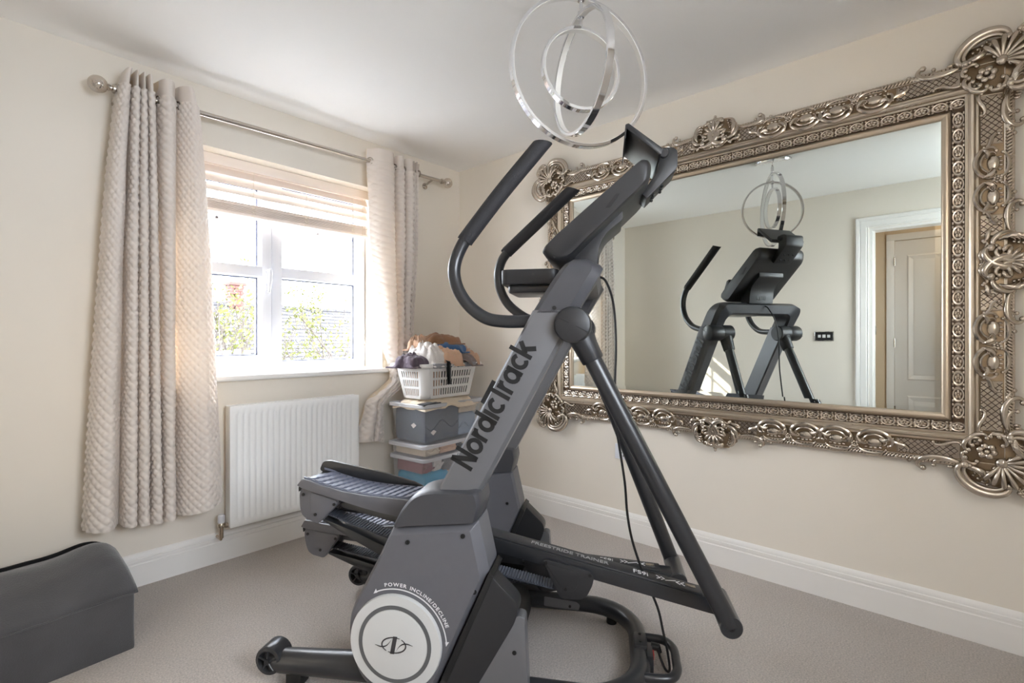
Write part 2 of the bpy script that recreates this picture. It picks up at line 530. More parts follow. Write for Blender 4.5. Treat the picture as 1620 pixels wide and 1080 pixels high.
# chrome socket on the door wall (seen in the mirror)
so = thing('wall_socket', 'chrome and black socket plate left of the doorway, in the mirror', 'socket', (XW, -1.955, 1.16))
G().box(0, .008, -.073, .073, -.043, .043).build('plate', 'chrome', so, .003)
G().box(.0075, .009, -.066, .066, -.036, .036).build('insert', 'deep', so)
for s in (-1, 1):
    G().box(.009, .0105, s * .035 - .011, s * .035 + .011, -.012, .012).build('outlet', 'white', so)
G().box(.009, .014, -.012, .012, -.014, .014).build('rocker', 'white', so, .001)
# white socket under the mirror
so2 = thing('wall_outlet', 'white power outlet low on the wall behind the trainer arm', 'socket', (0, -1.385, .488))
G().box(-.012, 0, -.043, .043, -.043, .043).build('plate', 'upvc', so2, .003)
G().box(-.016, -.012, -.012, .012, .012, .034).build('rocker', 'upvc', so2, .001)
for dy, dz in ((0, -.006), (-.011, -.022), (.011, -.022)):
    G().box(-.0127, -.011, dy - .002, dy + .002, dz - .005, dz + .005).build('pin_hole', 'deep', so2)

# ================================================================== window
w1 = thing('window_1', 'white plastic casement window with glazing bars', 'window', ((WX0 + WX1) / 2, .24, WZ0), 0, None, 'structure')
ox, oz = -(WX0 + WX1) / 2, -WZ0
def wb(name, m, x0, x1, z0, z1, y0=-.04, y1=.03, bev=.006, parent=w1):
    return G().box(x0 + ox, x1 + ox, y0, y1, z0 + oz, z1 + oz).build(name, m, parent, bev)
FX0, FX1 = -1.895, -.685
wb('outer_frame', 'upvc', FX0, FX0 + .05, WZ0, 2.10, -.0415)
wb('outer_frame', 'upvc', -.742, FX1, WZ0, 2.10, -.0415)
wb('outer_frame', 'upvc', FX0, FX1, WZ0, .998)
wb('outer_frame', 'upvc', FX0, FX1, 2.05, 2.10)
wb('mullion', 'upvc', -1.306, -1.243, .99, 2.06, -.0425)
wb('transom', 'upvc', -1.25, -.735, 1.498, 1.562, -.0395)
# opening sash on the left
wb('sash_stile', 'upvc', -1.850, -1.790, .992, 2.055, -.055, .02)
wb('sash_stile', 'upvc', -1.367, -1.310, .992, 2.055, -.055, .02)
wb('sash_rail', 'upvc', -1.80, -1.36, .992, 1.038, -.0545, .02)
wb('sash_rail', 'upvc', -1.80, -1.36, 2.01, 2.055, -.0545, .02)
wb('sash_rail', 'upvc', -1.80, -1.36, 1.493, 1.553, -.0545, .02)
for x0, x1, z0, z1 in ((-1.79, -1.367, 1.038, 1.493), (-1.79, -1.367, 1.553, 2.01), (-1.243, -.742, .998, 1.498), (-1.243, -.742, 1.562, 2.05)):
    p = wb('pane', 'glass', x0 - .004, x1 + .004, z0 - .004, z1 + .004, .004, .006, 0)
    for a0, a1, b0, b1 in ((x0, x0 + .008, z0, z1), (x1 - .008, x1, z0, z1), (x0, x1, z0, z0 + .006), (x0, x1, z1 - .006, z1)):
        wb('spacer', 'spacer', a0, a1, b0, b1, .008, .026, 0, p)
for xc, z0, z1, xa, xb in ((-1.580, 1.553, 2.01, -1.79, -1.367), (-.995, 1.562, 2.05, -1.243, -.742)):
    wb('glazing_bar', 'upvc', xc - .010, xc + .010, z0, z1, .010, .022, .002)
    wb('glazing_bar', 'upvc', xa, xb, 1.800, 1.818, .010, .022, .002)
G().tube([(-.700 + ox, -.052, 1.165 + oz), (-.706 + ox, -.060, 1.150 + oz), (-.700 + ox, -.056, 1.125 + oz), (-.694 + ox, -.060, 1.105 + oz), (-.700 + ox, -.050, 1.095 + oz)], .003, 6).build('cord_cleat', 'brass', w1)
hd = wb('handle_base', 'upvc', -1.346, -1.322, 1.455, 1.545, -.068, -.054, .006)
G().tube([(-1.334 + ox, -.068, 1.53 + oz), (-1.334 + ox, -.092, 1.53 + oz), (-1.335 + ox, -.100, 1.515 + oz), (-1.345 + ox, -.102, 1.40 + oz)], [.010, .010, .011, .008], 10).build('handle_lever', 'upvc', hd)
struct(G().box(-1.955, -.625, -.038, .205, WZ0 - .03, WZ0).build('trim_2', 'trim', None, .010, 3), 'white window board below the panes', 'window sill')
wl = G().box(FX0, FX1, .20, .27, 2.0995, WZ1 + .002)
struct(wl.build('trim_3', 'upvc'), 'white packing strip above the window frame', 'trim')

# ================================================================== venetian blind
bl = thing('venetian_blind', 'cream wooden venetian blind pulled half up in the window', 'blind', (-1.29, .115, 1.80))
BX = .578
def bb(name, x0, x1, y0, y1, z0, z1, m='slat', bev=.003):
    return G().box(x0, x1, y0, y1, z0 - 1.80, z1 - 1.80).build(name, m, bl, bev)
bb('valance', -BX, BX, -.030, -.018, 2.052, 2.104)
bb('head_rail', -BX + .01, BX - .01, -.012, .040, 2.060, 2.103)
sl = G()
sec = [(-.025, -.0015), (-.012, .0005), (0, .0012), (.012, .0005), (.025, -.0015), (.025, .0015), (.012, .0035), (0, .0042), (-.012, .0035), (-.025, .0015)]
sl.loft([[(x, y, z) for y, z in sec] for x in (-BX + .008, BX - .008)])
slme = sl.mesh('slat')
def slat(z, tilt, dy=0.0):
    o = obj('slat', slme, 'slat', bl)
    o.location = (0, .012 + dy, z - 1.80)
    o.rotation_euler = (tilt, 0, 0)
for z in (2.036, 1.989, 1.941): slat(z, math.radians(60))
for k in range(11): slat(1.826 + k * .0052, math.radians(4 if k < 8 else 9), .0006 * (k % 3))
bb('bottom_rail', -BX + .008, BX - .008, -.014, .038, 1.806, 1.822, 'slat', .004)
for xc in (-1.444, -1.143, -.835):
    lx = xc + 1.29
    for dy in (-.019, .044):
        G().tube([(lx, dy, 2.055 - 1.8), (lx, dy, 1.885 - 1.8)], .0014, 6).build('ladder_cord', 'cord', bl)
    # slack ladder cord looped in front of the gathered slats
    pts = []
    for k in range(41):
        a = k / 40
        pts.append((lx + .011 * math.sin(a * 9 * PI), -.021 - .003 * math.cos(a * 9 * PI), (1.885 - .085 * a) - 1.8))
    G().tube(pts, .0014, 6).build('slack_cord', 'cord', bl)
G().tube([(.52, -.024, 2.06 - 1.8), (.522, -.024, 1.72 - 1.8)], .0013, 6).build('pull_cord', 'cord', bl)
G().lathe([(.0015, .05), (.005, .03), (.006, .004), (.002, 0)], 10, (.522, -.024, 1.672 - 1.8)).build('cord_pull', 'cord', bl)

# ================================================================== curtain rod
def rodz(x): return 2.212 + (x + 1.98) / 1.7 * .036
rd = thing('curtain_rod', 'steel curtain rod with crackled glass ball ends above the window', 'curtain rod', (-1.16, -.10, 2.10))
def rp(x, dy=0, dz=0): return (x + 1.16, dy, rodz(x) - 2.10 + dz)
G().cyl(rp(-2.085), rp(-1.35), .0135, 16).build('pole', 'steel', rd)
G().cyl(rp(-1.36), rp(-.262), .0115, 16).build('pole', 'steel', rd)
for sx, x in ((-1, -2.085), (1, -.262)):
    c = rp(x)
    G().lathe([(.013, 0), (.019, .002), (.019, .010), (.012, .014), (.012, .020), (.016, .023), (.010, .030)] if sx > 0 else
              [(.013, 0), (.019, -.002), (.019, -.010), (.012, -.014), (.012, -.020), (.016, -.023), (.010, -.030)], 18, c, 'x').build('finial_collar', 'steel', rd)
    fb = G().ball((c[0] + sx * .060, c[1], c[2]), .035, 20).build('finial_ball', 'crystal', rd)
    g = G()
    for k in range(9):
        rnd = random.Random(k)
        a, b = rnd.uniform(0, 2 * PI), rnd.uniform(-1, 1)
        p0 = Vector((math.cos(a), math.sin(a), b)).normalized() * .020
        p1 = Vector((math.cos(a + 1.4), math.sin(a + 1.4), -b * .6)).normalized() * .021
        g.tube([p0, (p0 + p1) * .6, p1], .0016, 5)
    g.shift((c[0] + sx * .060, c[1], c[2])).build('crackle_thread', 'chrome', fb)
for x in (-2.062, -.33):
    p = rp(x)
    G().tube([p, (p[0], .045, p[2] - .01), (p[0], .095, p[2] - .03)], .007, 8).build('bracket', 'steel', rd)
    G().lathe([(.022, .0), (.022, -.006), (.012, -.01)], 16, (p[0], .099, p[2] - .03), 'y').build('bracket_rose', 'steel', rd)

# ================================================================== curtains
def curtain(name, label, keys, ztop, hem, nz, ease, amp=.0080, diam=.036, step=.0042):
    """keys: list of (t, [(x, y)...]) plan curves from top to hem; hem(s) gives the hem height"""
    fine = [(t, catmull([(x, y, 0) for x, y in pl], 14)) for t, pl in keys]
    ref = fine[len(fine) // 2][1]
    acc = [0.0]
    for a, b in zip(ref, ref[1:]): acc.append(acc[-1] + (b - a).length)
    L = acc[-1]
    ns = int(L / step)
    idx = []
    j = 0
    for i in range(ns + 1):
        d = L * i / ns
        while j < len(acc) - 2 and acc[j + 1] < d: j += 1
        w = (d - acc[j]) / max(1e-9, acc[j + 1] - acc[j])
        idx.append((j, min(1, max(0, w)), d))
    def at(i, t):
        j, w, d = idx[i]
        for (t0, c0), (t1, c1) in zip(fine, fine[1:]):
            if t <= t1 + 1e-9:
                u = ease((t - t0) / (t1 - t0), t0)
                a = c0[j].lerp(c0[j + 1], w); b = c1[j].lerp(c1[j + 1], w)
                return a.lerp(b, u)
        return fine[-1][1][j]
    rows = []
    for k in range(nz + 1):
        t = k / nz
        line = [at(i, t) for i in range(ns + 1)]
        row = []
        for i in range(ns + 1):
            p = line[i]
            tg = line[min(i + 1, ns)] - line[max(i - 1, 0)]
            nrm = Vector((tg.y, -tg.x, 0))
            nrm = nrm.normalized() if nrm.length > 1e-9 else Vector((0, -1, 0))
            s = i / ns
            z = ztop + (hem(s) - ztop) * t
            d = idx[i][2]
            zz = (ztop - z)
            q = 0.0
            if zz > .075:
                a = (d / diam + zz / (diam * 1.05)); b = (d / diam - zz / (diam * 1.05))
                q = amp * (abs(math.sin(PI * a)) * abs(math.sin(PI * b))) ** .45
            wob = .004 * noise.noise(Vector((d * 5, zz * 4, 3.1)))
            row.append((p.x + nrm.x * (q + wob), p.y + nrm.y * (q + wob), z))
        rows.append(row)
    root = thing(name, label, 'curtain', (sum(p.x for p in ref) / len(ref), -.10, min(hem(0), hem(1))))
    g = G().grid(rows)
    g.shift((-root.location.x, -root.location.y, -root.location.z))
    g.build('fabric', 'curtain', root, angle=80)
    # back lining a little behind the face
    rl = []
    for k in range(0, nz + 1, 12):
        t = min(1.0, k / nz)
        row = []
        for i in range(0, ns + 1, 6):
            p = at(i, t)
            z = ztop + (hem(i / ns) + .012 - ztop) * t
            row.append((p.x - root.location.x, p.y + .007 - root.location.y, z - root.location.z))
        rl.append(row)
    G().grid(rl).build('lining', 'lining', root, angle=80)
    return root, at, idx, ns

topL = [(-2.058, -.085), (-2.050, -.150), (-2.036, -.145), (-2.031, -.060), (-2.022, -.150), (-2.011, -.145), (-2.007, -.060), (-1.998, -.150), (-1.988, -.145),
        (-1.984, -.060), (-1.975, -.150), (-1.963, -.140), (-1.957, -.058), (-1.945, -.060), (-1.925, -.145), (-1.897, -.165), (-1.874, -.125), (-1.870, -.060),
        (-1.850, -.130), (-1.820, -.165), (-1.794, -.115), (-1.788, -.070)]
botL = [(-2.190, -.080), (-2.170, -.150), (-2.120, -.175), (-2.072, -.070), (-2.058, -.150), (-2.032, -.168), (-2.018, -.085), (-2.006, -.160), (-1.985, -.168),
        (-1.968, -.070), (-1.955, -.155), (-1.935, -.160), (-1.927, -.065), (-1.918, -.070), (-1.908, -.150), (-1.885, -.155), (-1.871, -.080), (-1.862, -.045),
        (-1.830, -.140), (-1.765, -.195), (-1.700, -.160), (-1.665, -.075)]
assert len(topL) == len(botL)
def hemL(s):
    return .338 - .028 * math.sin(min(1, s / .75) * PI / 2) + (max(0, s - .80) / .20) ** 1.5 * .065
cl, atL, idxL, nsL = curtain('curtain', 'left quilted beige curtain, hanging in long folds over the radiator end', [(0, topL), (1, botL)], 2.302, hemL, 440, lambda u, t0: u ** .62)
# right curtain: hangs straight, is caught behind the laundry stack and flares out below
kR = [(0.00, [(-.850, -.085), (-.800, -.150), (-.740, -.160), (-.690, -.140), (-.668, -.060), (-.650, -.140), (-.618, -.150), (-.602, -.060), (-.580, -.140), (-.545, -.150), (-.535, -.060), (-.522, -.145), (-.512, -.060), (-.500, -.145), (-.486, -.060), (-.470, -.120)]),
      (0.24, [(-.826, -.080), (-.785, -.145), (-.725, -.160), (-.680, -.130), (-.662, -.050), (-.640, -.140), (-.610, -.145), (-.594, -.055), (-.575, -.140), (-.542, -.150), (-.532, -.060), (-.520, -.140), (-.510, -.060), (-.500, -.140), (-.486, -.060), (-.472, -.115)]),
      (0.64, [(-.730, -.060), (-.700, -.120), (-.665, -.140), (-.640, -.110), (-.630, -.050), (-.615, -.120), (-.600, -.125), (-.590, -.050), (-.575, -.120), (-.555, -.125), (-.545, -.055), (-.535, -.120), (-.525, -.055), (-.518, -.115), (-.508, -.055), (-.498, -.100)]),
      (0.79, [(-.650, -.050), (-.640, -.082), (-.630, -.085), (-.622, -.070), (-.617, -.040), (-.610, -.075), (-.600, -.080), (-.594, -.040), (-.585, -.075), (-.574, -.080), (-.568, -.040), (-.561, -.075), (-.554, -.040), (-.547, -.072), (-.540, -.040), (-.532, -.065)]),
      (0.88, [(-.840, -.050), (-.812, -.085), (-.790, -.090), (-.775, -.075), (-.766, -.042), (-.758, -.080), (-.750, -.085), (-.745, -.042), (-.740, -.075), (-.734, -.075), (-.730, -.042), (-.726, -.066), (-.722, -.040), (-.718, -.062), (-.714, -.040), (-.710, -.055)]),
      (1.00, [(-.905, -.050), (-.872, -.095), (-.838, -.105), (-.810, -.090), (-.795, -.050), (-.784, -.090), (-.772, -.095), (-.764, -.050), (-.756, -.085), (-.748, -.085), (-.742, -.050), (-.736, -.080), (-.730, -.050), (-.724, -.075), (-.718, -.050), (-.712, -.070)])]
cr, atR, idxR, nsR = curtain('curtain', 'right quilted beige curtain, bunched and caught behind the laundry basket', kR, 2.312, lambda s: .500 - .03 * s, 420, lambda u, t0: u * u * (3 - 2 * u))
for root, at, idx, ns, ts in ((cl, atL, idxL, nsL, .035), (cr, atR, idxR, nsR, .040)):
    # metal eyelets where the rod passes through the folds
    hits = []
    prev = None
    for i in range(ns + 1):
        p = at(i, ts)
        sgn = p.y > -.10
        if prev is not None and sgn != prev: hits.append(i)
        prev = sgn
    for i in hits:
        p = at(i, ts); q = at(min(i + 2, ns), ts)
        tg = (q - p); tg.z = 0
        nrm = Vector((tg.y, -tg.x, 0)).normalized()
        u = Vector((0, 0, 1)); v = nrm.cross(u)
        c = Vector((p.x, p.y, rodz(p.x))) - root.location + nrm * .001
        ring = [c + (u * math.cos(2 * PI * k / 20) + v * math.sin(2 * PI * k / 20)) * .021 for k in range(20)]
        G().tube(ring, .0042, 6, True).build('eyelet', 'steel', root)

# ================================================================== radiator
ra = thing('radiator', 'white ribbed panel radiator under the window', 'radiator', (-1.272, -.07, .185))
RW, RH = .358, .61
xs_ = []
n = 22
m0 = .026
prof = [(-RW, -.030), (-RW + .006, -.034)]
pitch = (2 * RW - 2 * m0) / n
for k in range(n):
    x0 = -RW + m0 + k * pitch
    prof += [(x0 + .06 * pitch, -.034), (x0 + .22 * pitch, -.0265), (x0 + .45 * pitch, -.0265), (x0 + .61 * pitch, -.034)]
prof += [(RW - .006, -.034), (RW, -.030)]
rows = []
zz = [0, .004, .035, .048, RH - .048, RH - .035, RH - .004, RH]
for j, z in enumerate(zz):
    row = []
    for x, y in prof:
        yy = y if 3 <= j <= 4 else -.034
        if j in (0, len(zz) - 1): yy = -.030
        row.append((x, yy, z))
    rows.append(row)
g = G().grid(rows)
g.add([(-RW, -.030, 0), (RW, -.030, 0), (RW, -.026, 0), (-RW, -.026, 0)], [(0, 1, 2, 3)])
g.build('front_panel', 'radiator', ra, angle=50)
G().box(-RW + .002, RW - .002, -.026, -.020, .002, RH - .002).build('front_waterway', 'radiator', ra)
for s in (-1, 1):
    G().box(s * RW - .002, s * RW + .002, -.030, .032, .004, RH - .002).build('side_panel', 'radiator', ra, .001)
G().box(-RW, RW, .024, .032, .004, RH - .006).build('back_panel', 'radiator', ra, .001)
for k in range(30):
    x = -RW + .012 + k * (2 * RW - .024) / 29
    G().box(x - .008, x + .008, -.030, .032, RH - .006, RH - .002).build('grille_bar', 'radiator', ra)
for y in (-.030, .028):
    G().box(-RW, RW, y - .002, y + .004, RH - .006, RH).build('grille_rail', 'radiator', ra)
for s in (-1, 1):
    G().box(s * .25 - .02, s * .25 + .02, .030, .068, .08, RH - .08).build('wall_bracket', 'radiator', ra)
vx = -RW - .032
va = G().lathe([(.0105, 0), (.0105, .052), (.013, .054), (.013, .066), (.009, .072), (.009, .080)], 14, (vx, .0, -.045)).build('valve_body', 'brass', ra)
G().lathe([(.013, 0), (.016, .004), (.016, .038), (.012, .042)], 16, (vx, 0, .030)).build('valve_head', 'upvc', va)
G().cyl((vx, 0, .012), (-RW + .004, 0, .012), .008, 10).build('valve_tail', 'brass', va)
G().lathe([(.013, 0), (.013, .014)], 6, (-RW - .016, 0, .012), 'x').build('union_nut', 'brass', va)
G().tube([(vx, 0, -.040), (vx, .004, -.052), (vx, .070, -.052)], .0075, 10).build('supply_pipe', 'brass', ra)
G().tube([(RW - .004, 0, .012), (RW + .03, 0, .012), (RW + .034, .01, .012), (RW + .034, .070, .012)], .0065, 10).build('return_pipe', 'upvc', ra)

# ================================================================== elliptical trainer
# local frame: x = the way the user faces, y = towards the mirror, z = up
et = thing('elliptical_trainer', 'grey and black elliptical trainer with a tilted console, standing mid-room', 'exercise machine', (-1.075, -1.805, 0), math.radians(30.978 - 90))
def xz(poly, y0, y1, name, m, parent=et, bevel=.006, seg=2):
    return G().prism(poly, min(y0, y1), max(y0, y1), 'y').build(name, m, parent, bevel, seg)


# heavy grotesque lettering drawn as strokes (unit = x-height), widths in units
def ribbon(g, pts, w, y, th=.0006, closed=False):
    """flat stroke of width w in the (x, z) plane"""
    pts = [Vector((p[0], p[1])) for p in pts]
    m_ = len(pts); Lf = []; Rt = []
    for i in range(m_):
        if closed: t = pts[(i + 1) % m_] - pts[i - 1]
        else: t = pts[min(i + 1, m_ - 1)] - pts[max(i - 1, 0)]
        t.normalize(); n_ = Vector((-t.y, t.x)) * w / 2
        Lf.append(pts[i] + n_); Rt.append(pts[i] - n_)
    for i in range(m_ if closed else m_ - 1):
        j = (i + 1) % m_
        g.add([(p.x, p.y, h) for h in (-th, th) for p in (Rt[i], Rt[j], Lf[j], Lf[i])], [(0, 1, 2, 3), (7, 6, 5, 4), (0, 4, 5, 1), (1, 5, 6, 2), (2, 6, 7, 3), (3, 7, 4, 0)])
def arcp(cx, cy, rx, ry, a0, a1, n=18): return [(cx + rx * math.cos(math.radians(a0 + (a1 - a0) * k / n)), cy + ry * math.sin(math.radians(a0 + (a1 - a0) * k / n))) for k in range(n + 1)]
def wordmark():
    g = G(); W = .25; x = 0.0
    def st(pts, w=W, closed=False): ribbon(g, [(p[0] + x, p[1]) for p in pts], w, 0, .004, closed)
    # N
    st([(.125, 0), (.125, 1.40)]); st([(.815, 0), (.815, 1.40)]); st([(.15, 1.36), (.79, .04)], .30); x += .99
    st(arcp(.44, .50, .335, .385, 0, 340, 18), W, True); x += .91                                     # o
    st([(.125, 0), (.125, 1.0)]); st(arcp(.47, .50, .345, .385, 165, 88, 8)); x += .56                # r
    st(arcp(.43, .50, .315, .385, 0, 340, 18), W, True); st([(.755, 0), (.755, 1.40)]); x += .94       # d
    st([(.125, 0), (.125, 1.0)]); x += .31                                                             # i, dotless
    st(arcp(.44, .50, .335, .385, 48, 312, 16)); x += .76                                              # c
    st([(-.62, 1.275), (.86, 1.275)]); st([(.36, 0), (.36, 1.30)]); x += .62                           # T with its bar run back over the c
    st([(.125, 0), (.125, 1.0)]); st(arcp(.47, .50, .345, .385, 165, 88, 8)); x += .56                # r
    st(arcp(.43, .50, .315, .385, 0, 340, 18), W, True); st([(.755, 0), (.755, 1.0)]); x += .94        # a
    st(arcp(.44, .50, .335, .385, 48, 312, 16)); x += .80                                              # c
    st([(.125, 0), (.125, 1.40)]); st([(.20, .42), (.70, .98)], .27); st([(.38, .60), (.74, .02)], .28); x += .88
    return g, x

for s in (-1, 1):          # s = -1: side towards the camera, +1: side towards the mirror
    side = et
    # --- main housing (pod)
    shell = round_poly([(-.548, .555), (-.600, .450), (-.690, .285), (-.700, .215), (-.660, .070), (-.560, .012), (-.440, .012), (-.390, .115), (-.245, .440), (-.278, .588), (-.500, .562)], [.004, .01, .05, .05, .05, .03, .02, .01, .012, .004, .004])
    sh = G()
    # outer skin with a chamfered border: inset ring on the outer face
    yo, yi = s * .362, s * .215
    cx = sum(p[0] for p in shell) / len(shell); cz = sum(p[1] for p in shell) / len(shell)
    def inset(k): return [(cx + (p[0] - cx) * k, cz + (p[1] - cz) * k) for p in shell]
    sh.loft([[(p[0], yi, p[1]) for p in inset(.97)], [(p[0], yi + s * .012, p[1]) for p in shell], [(p[0], yo - s * .030, p[1]) for p in shell],
             [(p[0], yo - s * .004, p[1]) for p in inset(.93)], [(p[0], yo, p[1]) for p in inset(.915)]])
    pod = sh.build('housing', 'pod', side, angle=30)
    # --- top cap
    cap = round_poly([(-.503, .566), (-.548, .558), (-.519, .612), (-.480, .660), (-.430, .676), (-.276, .682), (-.268, .640), (-.280, .590)], [.002, .004, .02, .03, .03, .012, .01, .003])
    ccx, ccz = -.40, .60
    def ins2(k): return [(ccx + (p[0] - ccx) * k, ccz + (p[1] - ccz) * k) for p in cap]
    G().loft([[(p[0], yi, p[1]) for p in ins2(.97)], [(p[0], yi + s * .012, p[1]) for p in cap], [(p[0], yo - s * .026, p[1]) for p in cap],
              [(p[0], yo - s * .008, p[1] - .002) for p in ins2(.955)], [(p[0], yo - s * .002, p[1] - .003) for p in ins2(.92)]]).build('housing_cap', 'bridge', side, angle=30)
    # --- lower dark cover and silver foot
    low = round_poly([(-.238, .432), (-.152, .352), (-.166, .300), (-.330, .012), (-.450, .012), (-.385, .115)], [.01, .03, .02, .01, .01, .01])
    G().prism(low, s * .285, yo - s * .012, 'y').build('lower_cover', 'black', side, .010, 3)
    ft = round_poly([(-.160, .322), (-.137, .318), (-.128, .140), (-.126, .012), (-.300, .012), (-.305, .060)], [.008, .02, .01, .006, .006, .006])
    foot = G().prism(ft, s * .302, yo - s * .014, 'y').build('foot_cover', 'silver', side, .010, 3)
    # dark edge strip along the front of the housing
    st = [(-.243, .442), (-.228, .430), (-.372, .100), (-.392, .108)]
    G().prism(st, yi + s * .004, yo - s * .010, 'y').build('edge_strip', 'deep', side, .003)
    # screws
    scp = [(-.319, .549), (-.492, .518), (-.285, .385)]
    for x, z in scp:
        G().lathe([(.007, 0), (.007, .003), (.004, .003), (.004, .001)] if s > 0 else [(.007, 0), (.007, -.003), (.004, -.003), (.004, -.001)], 12, (x, yo - (s * .004 if x > -.3 else 0), z), 'y').build('screw', 'deep', pod)
    G().lathe([(.0065, 0), (.0065, s * .003), (.003, s * .003)], 12, (-.167, yo - s * .015, .213), 'y').build('screw', 'deep', foot)
    for x, z in ((-.30, .46), (-.36, .60)):      # inner side screws
        G().lathe([(.006, 0), (.006, -s * .003), (.003, -s * .003)], 12, (x, yi, z), 'y').build('screw', 'deep', pod)
    # --- incline disc
    dc = (-.529, .213)
    ds = G()
    R0 = .146
    ds.lathe([(R0 * .97, -s * .02), (R0, -s * .002), (R0, s * .006), (R0 * .985, s * .012), (R0 * .80, s * .013)], 64, (dc[0], yo, dc[1]), 'y')
    disc = ds.build('incline_disc', 'disc', side, angle=30)
    G().lathe([(R0 * .80, s * .010), (R0 * .795, s * .014), (R0 * .715, s * .014), (R0 * .71, s * .010)], 64, (dc[0], yo, dc[1]), 'y').build('disc_groove_ring', 'discring', disc)
    G().lathe([(R0 * .712, s * .010), (R0 * .706, s * .0155), (R0 * .66, s * .0165), (.001, s * .0175)], 64, (dc[0], yo, dc[1]), 'y').build('disc_centre', 'disc', disc, angle=30)
    # round emblem: slanted bar inside two open loops with a swash either side
    ye = yo + s * .0182
    em = G()
    def flat(poly):
        em.prism([(dc[0] + p[0], dc[1] + p[1]) for p in poly], ye - .0006, ye + .0006, 'y')
    flat([(-.012, -.026), (.001, -.026), (.011, .026), (-.002, .026)])
    def loop(cx0, rx, rz, a0, a1, w0, w1):
        n = 22
        o = []; i = []
        for k in range(n + 1):
            t = k / n
            a = a0 + (a1 - a0) * t
            w = w0 + (w1 - w0) * math.sin(PI * t)
            o.append((cx0 + rx * math.cos(a), rz * math.sin(a)))
            i.append((cx0 + (rx - w) * math.cos(a), (rz - w * .8) * math.sin(a)))
        for k in range(n):
            flat([o[k], o[k + 1], i[k + 1], i[k]])
    loop(0, .040, .024, math.radians(62), math.radians(232), .0016, .0045)
    loop(0, .040, .024, math.radians(-118), math.radians(52), .0016, .0045)
    def sw_(pts, w):
        for k in range(len(pts) - 1):
            a, b = pts[k], pts[k + 1]
            wa = w * math.sin(PI * (k + .15) / len(pts)); wb = w * math.sin(PI * (k + 1.15) / len(pts))
            flat([(a[0], a[1] - wa), (b[0], b[1] - wb), (b[0], b[1] + wb), (a[0], a[1] + wa)])
    c1 = [(p.x, p.y) for p in catmull([(-.060, -.004, 0), (-.040, -.008, 0), (-.022, -.002, 0), (-.006, .018, 0)], 6)]
    sw_(c1, .0018); sw_([(-p[0], -p[1]) for p in c1], .0018)
    if s > 0: em.v = [(2 * dc[0] - p[0], p[1], p[2]) for p in em.v]
    em.build('emblem', 'inkgrey', disc, smooth=False)
    # curved lettering and double arrow above the disc
    word = 'POWER INCLINE/DECLINE'
    lr, n = .168, len(word)
    a0, a1 = math.radians(103), math.radians(20)
    yl = yo + s * .0006
    metr = []
    for ch in word:
        if ch == ' ':
            metr.append((None, .0085)); continue
        me = text_mesh(ch, .0152, .0003, 1.18, .0004)
        x0 = min(v.co.x for v in me.vertices); x1 = max(v.co.x for v in me.vertices)
        for v in me.vertices: v.co.x -= (x0 + x1) / 2
        metr.append((me, x1 - x0 + .0028))
    tot = sum(w for _, w in metr)
    acc_ = 0.0
    for me, w in metr:
        a = a0 + (a1 - a0) * (acc_ + w / 2) / tot
        acc_ += w
        if me is None: continue
        if s < 0:
            rad = Vector((math.cos(a), 0, math.sin(a))); tan = Vector((math.sin(a), 0, -math.cos(a)))
        else:
            rad = Vector((-math.cos(a), 0, math.sin(a))); tan = Vector((-math.sin(a), 0, -math.cos(a)))
        p = Vector((dc[0], yl, dc[1])) + rad * lr
        place_text('letter', me, 'white', pod, p, tan, rad)
    ar = G()
    na = 40
    A0, A1 = math.radians(113), math.radians(6)
    for k in range(na):
        b0 = A0 + (A1 - A0) * k / na; b1 = A0 + (A1 - A0) * (k + 1) / na
        q = lambda b, r: (dc[0] + (math.cos(b) * r if s < 0 else -math.cos(b) * r), dc[1] + math.sin(b) * r)
        ar.prism([q(b0, .158), q(b1, .158), q(b1, .1615), q(b0, .1615)], yl - .0004, yl + .0004, 'y')
    for b, db in ((A0, .085), (A1, -.085)):
        ar.prism([q(b, .1565), q(b, .1685), q(b + db, .158)], yl - .0004, yl + .0004, 'y')
    ar.build('double_arrow', 'white', pod, smooth=False)

    # --- upright
    def up_ring(z, x0, x1):
        c = .040
        return [(x0 + .006, s * .250, z), (x0, s * .258, z), (x0, s * .334, z), (x0 + .007, s * .341, z), (x1 - c, s * .341, z), (x1 - .012, s * .330, z), (x1, s * .312, z), (x1, s * .258, z), (x1 - .008, s * .250, z)]
    upr = G().loft([up_ring(.655, -.414, -.282), up_ring(.672, -.405, -.273), up_ring(1.206, -.119, .013), up_ring(1.216, -.114, .018)]).build('upright', 'silver', side, angle=30)
    # maker's lettering along the upright, reading upwards
    ex = Vector((.288, 0, .536)).normalized()
    if s < 0:
        ey = Vector((-ex.z, 0, ex.x)); o0 = Vector((-.300, -.3416, .735))
    else:
        ex = -ex; ey = Vector((ex.z, 0, -ex.x)) * -1
        ey = Vector((-ex.z, 0, ex.x)) * -1
        o0 = Vector((-.068, .3416, 1.118))
    wg, wl_ = wordmark()
    k = .425 / wl_
    wg.v = [(p[0] * k, p[1] * k * 1.02, p[2] * .15) for p in wg.v]
    me = wg.mesh('maker_lettering', smooth=False)
    place_text('maker_lettering', me, 'ink', upr, o0, ex, ey)

    # --- pivot, collar and swing arm
    bx, bz, by = ((.452, .300, -.250) if s < 0 else (.352, .264, .250))
    pc = Vector((.003, 0, 1.173))
    piv = G().lathe([(.046, s * .190), (.0515, s * .196), (.0515, s * .270), (.050, s * .272), (.050, s * .276), (.0525, s * .280), (.0525, s * .355), (.049, s * .366), (.040, s * .370), (.001, s * .372)], 40, (pc.x, 0, pc.z), 'y').build('pivot_cap', 'black', side, angle=35)
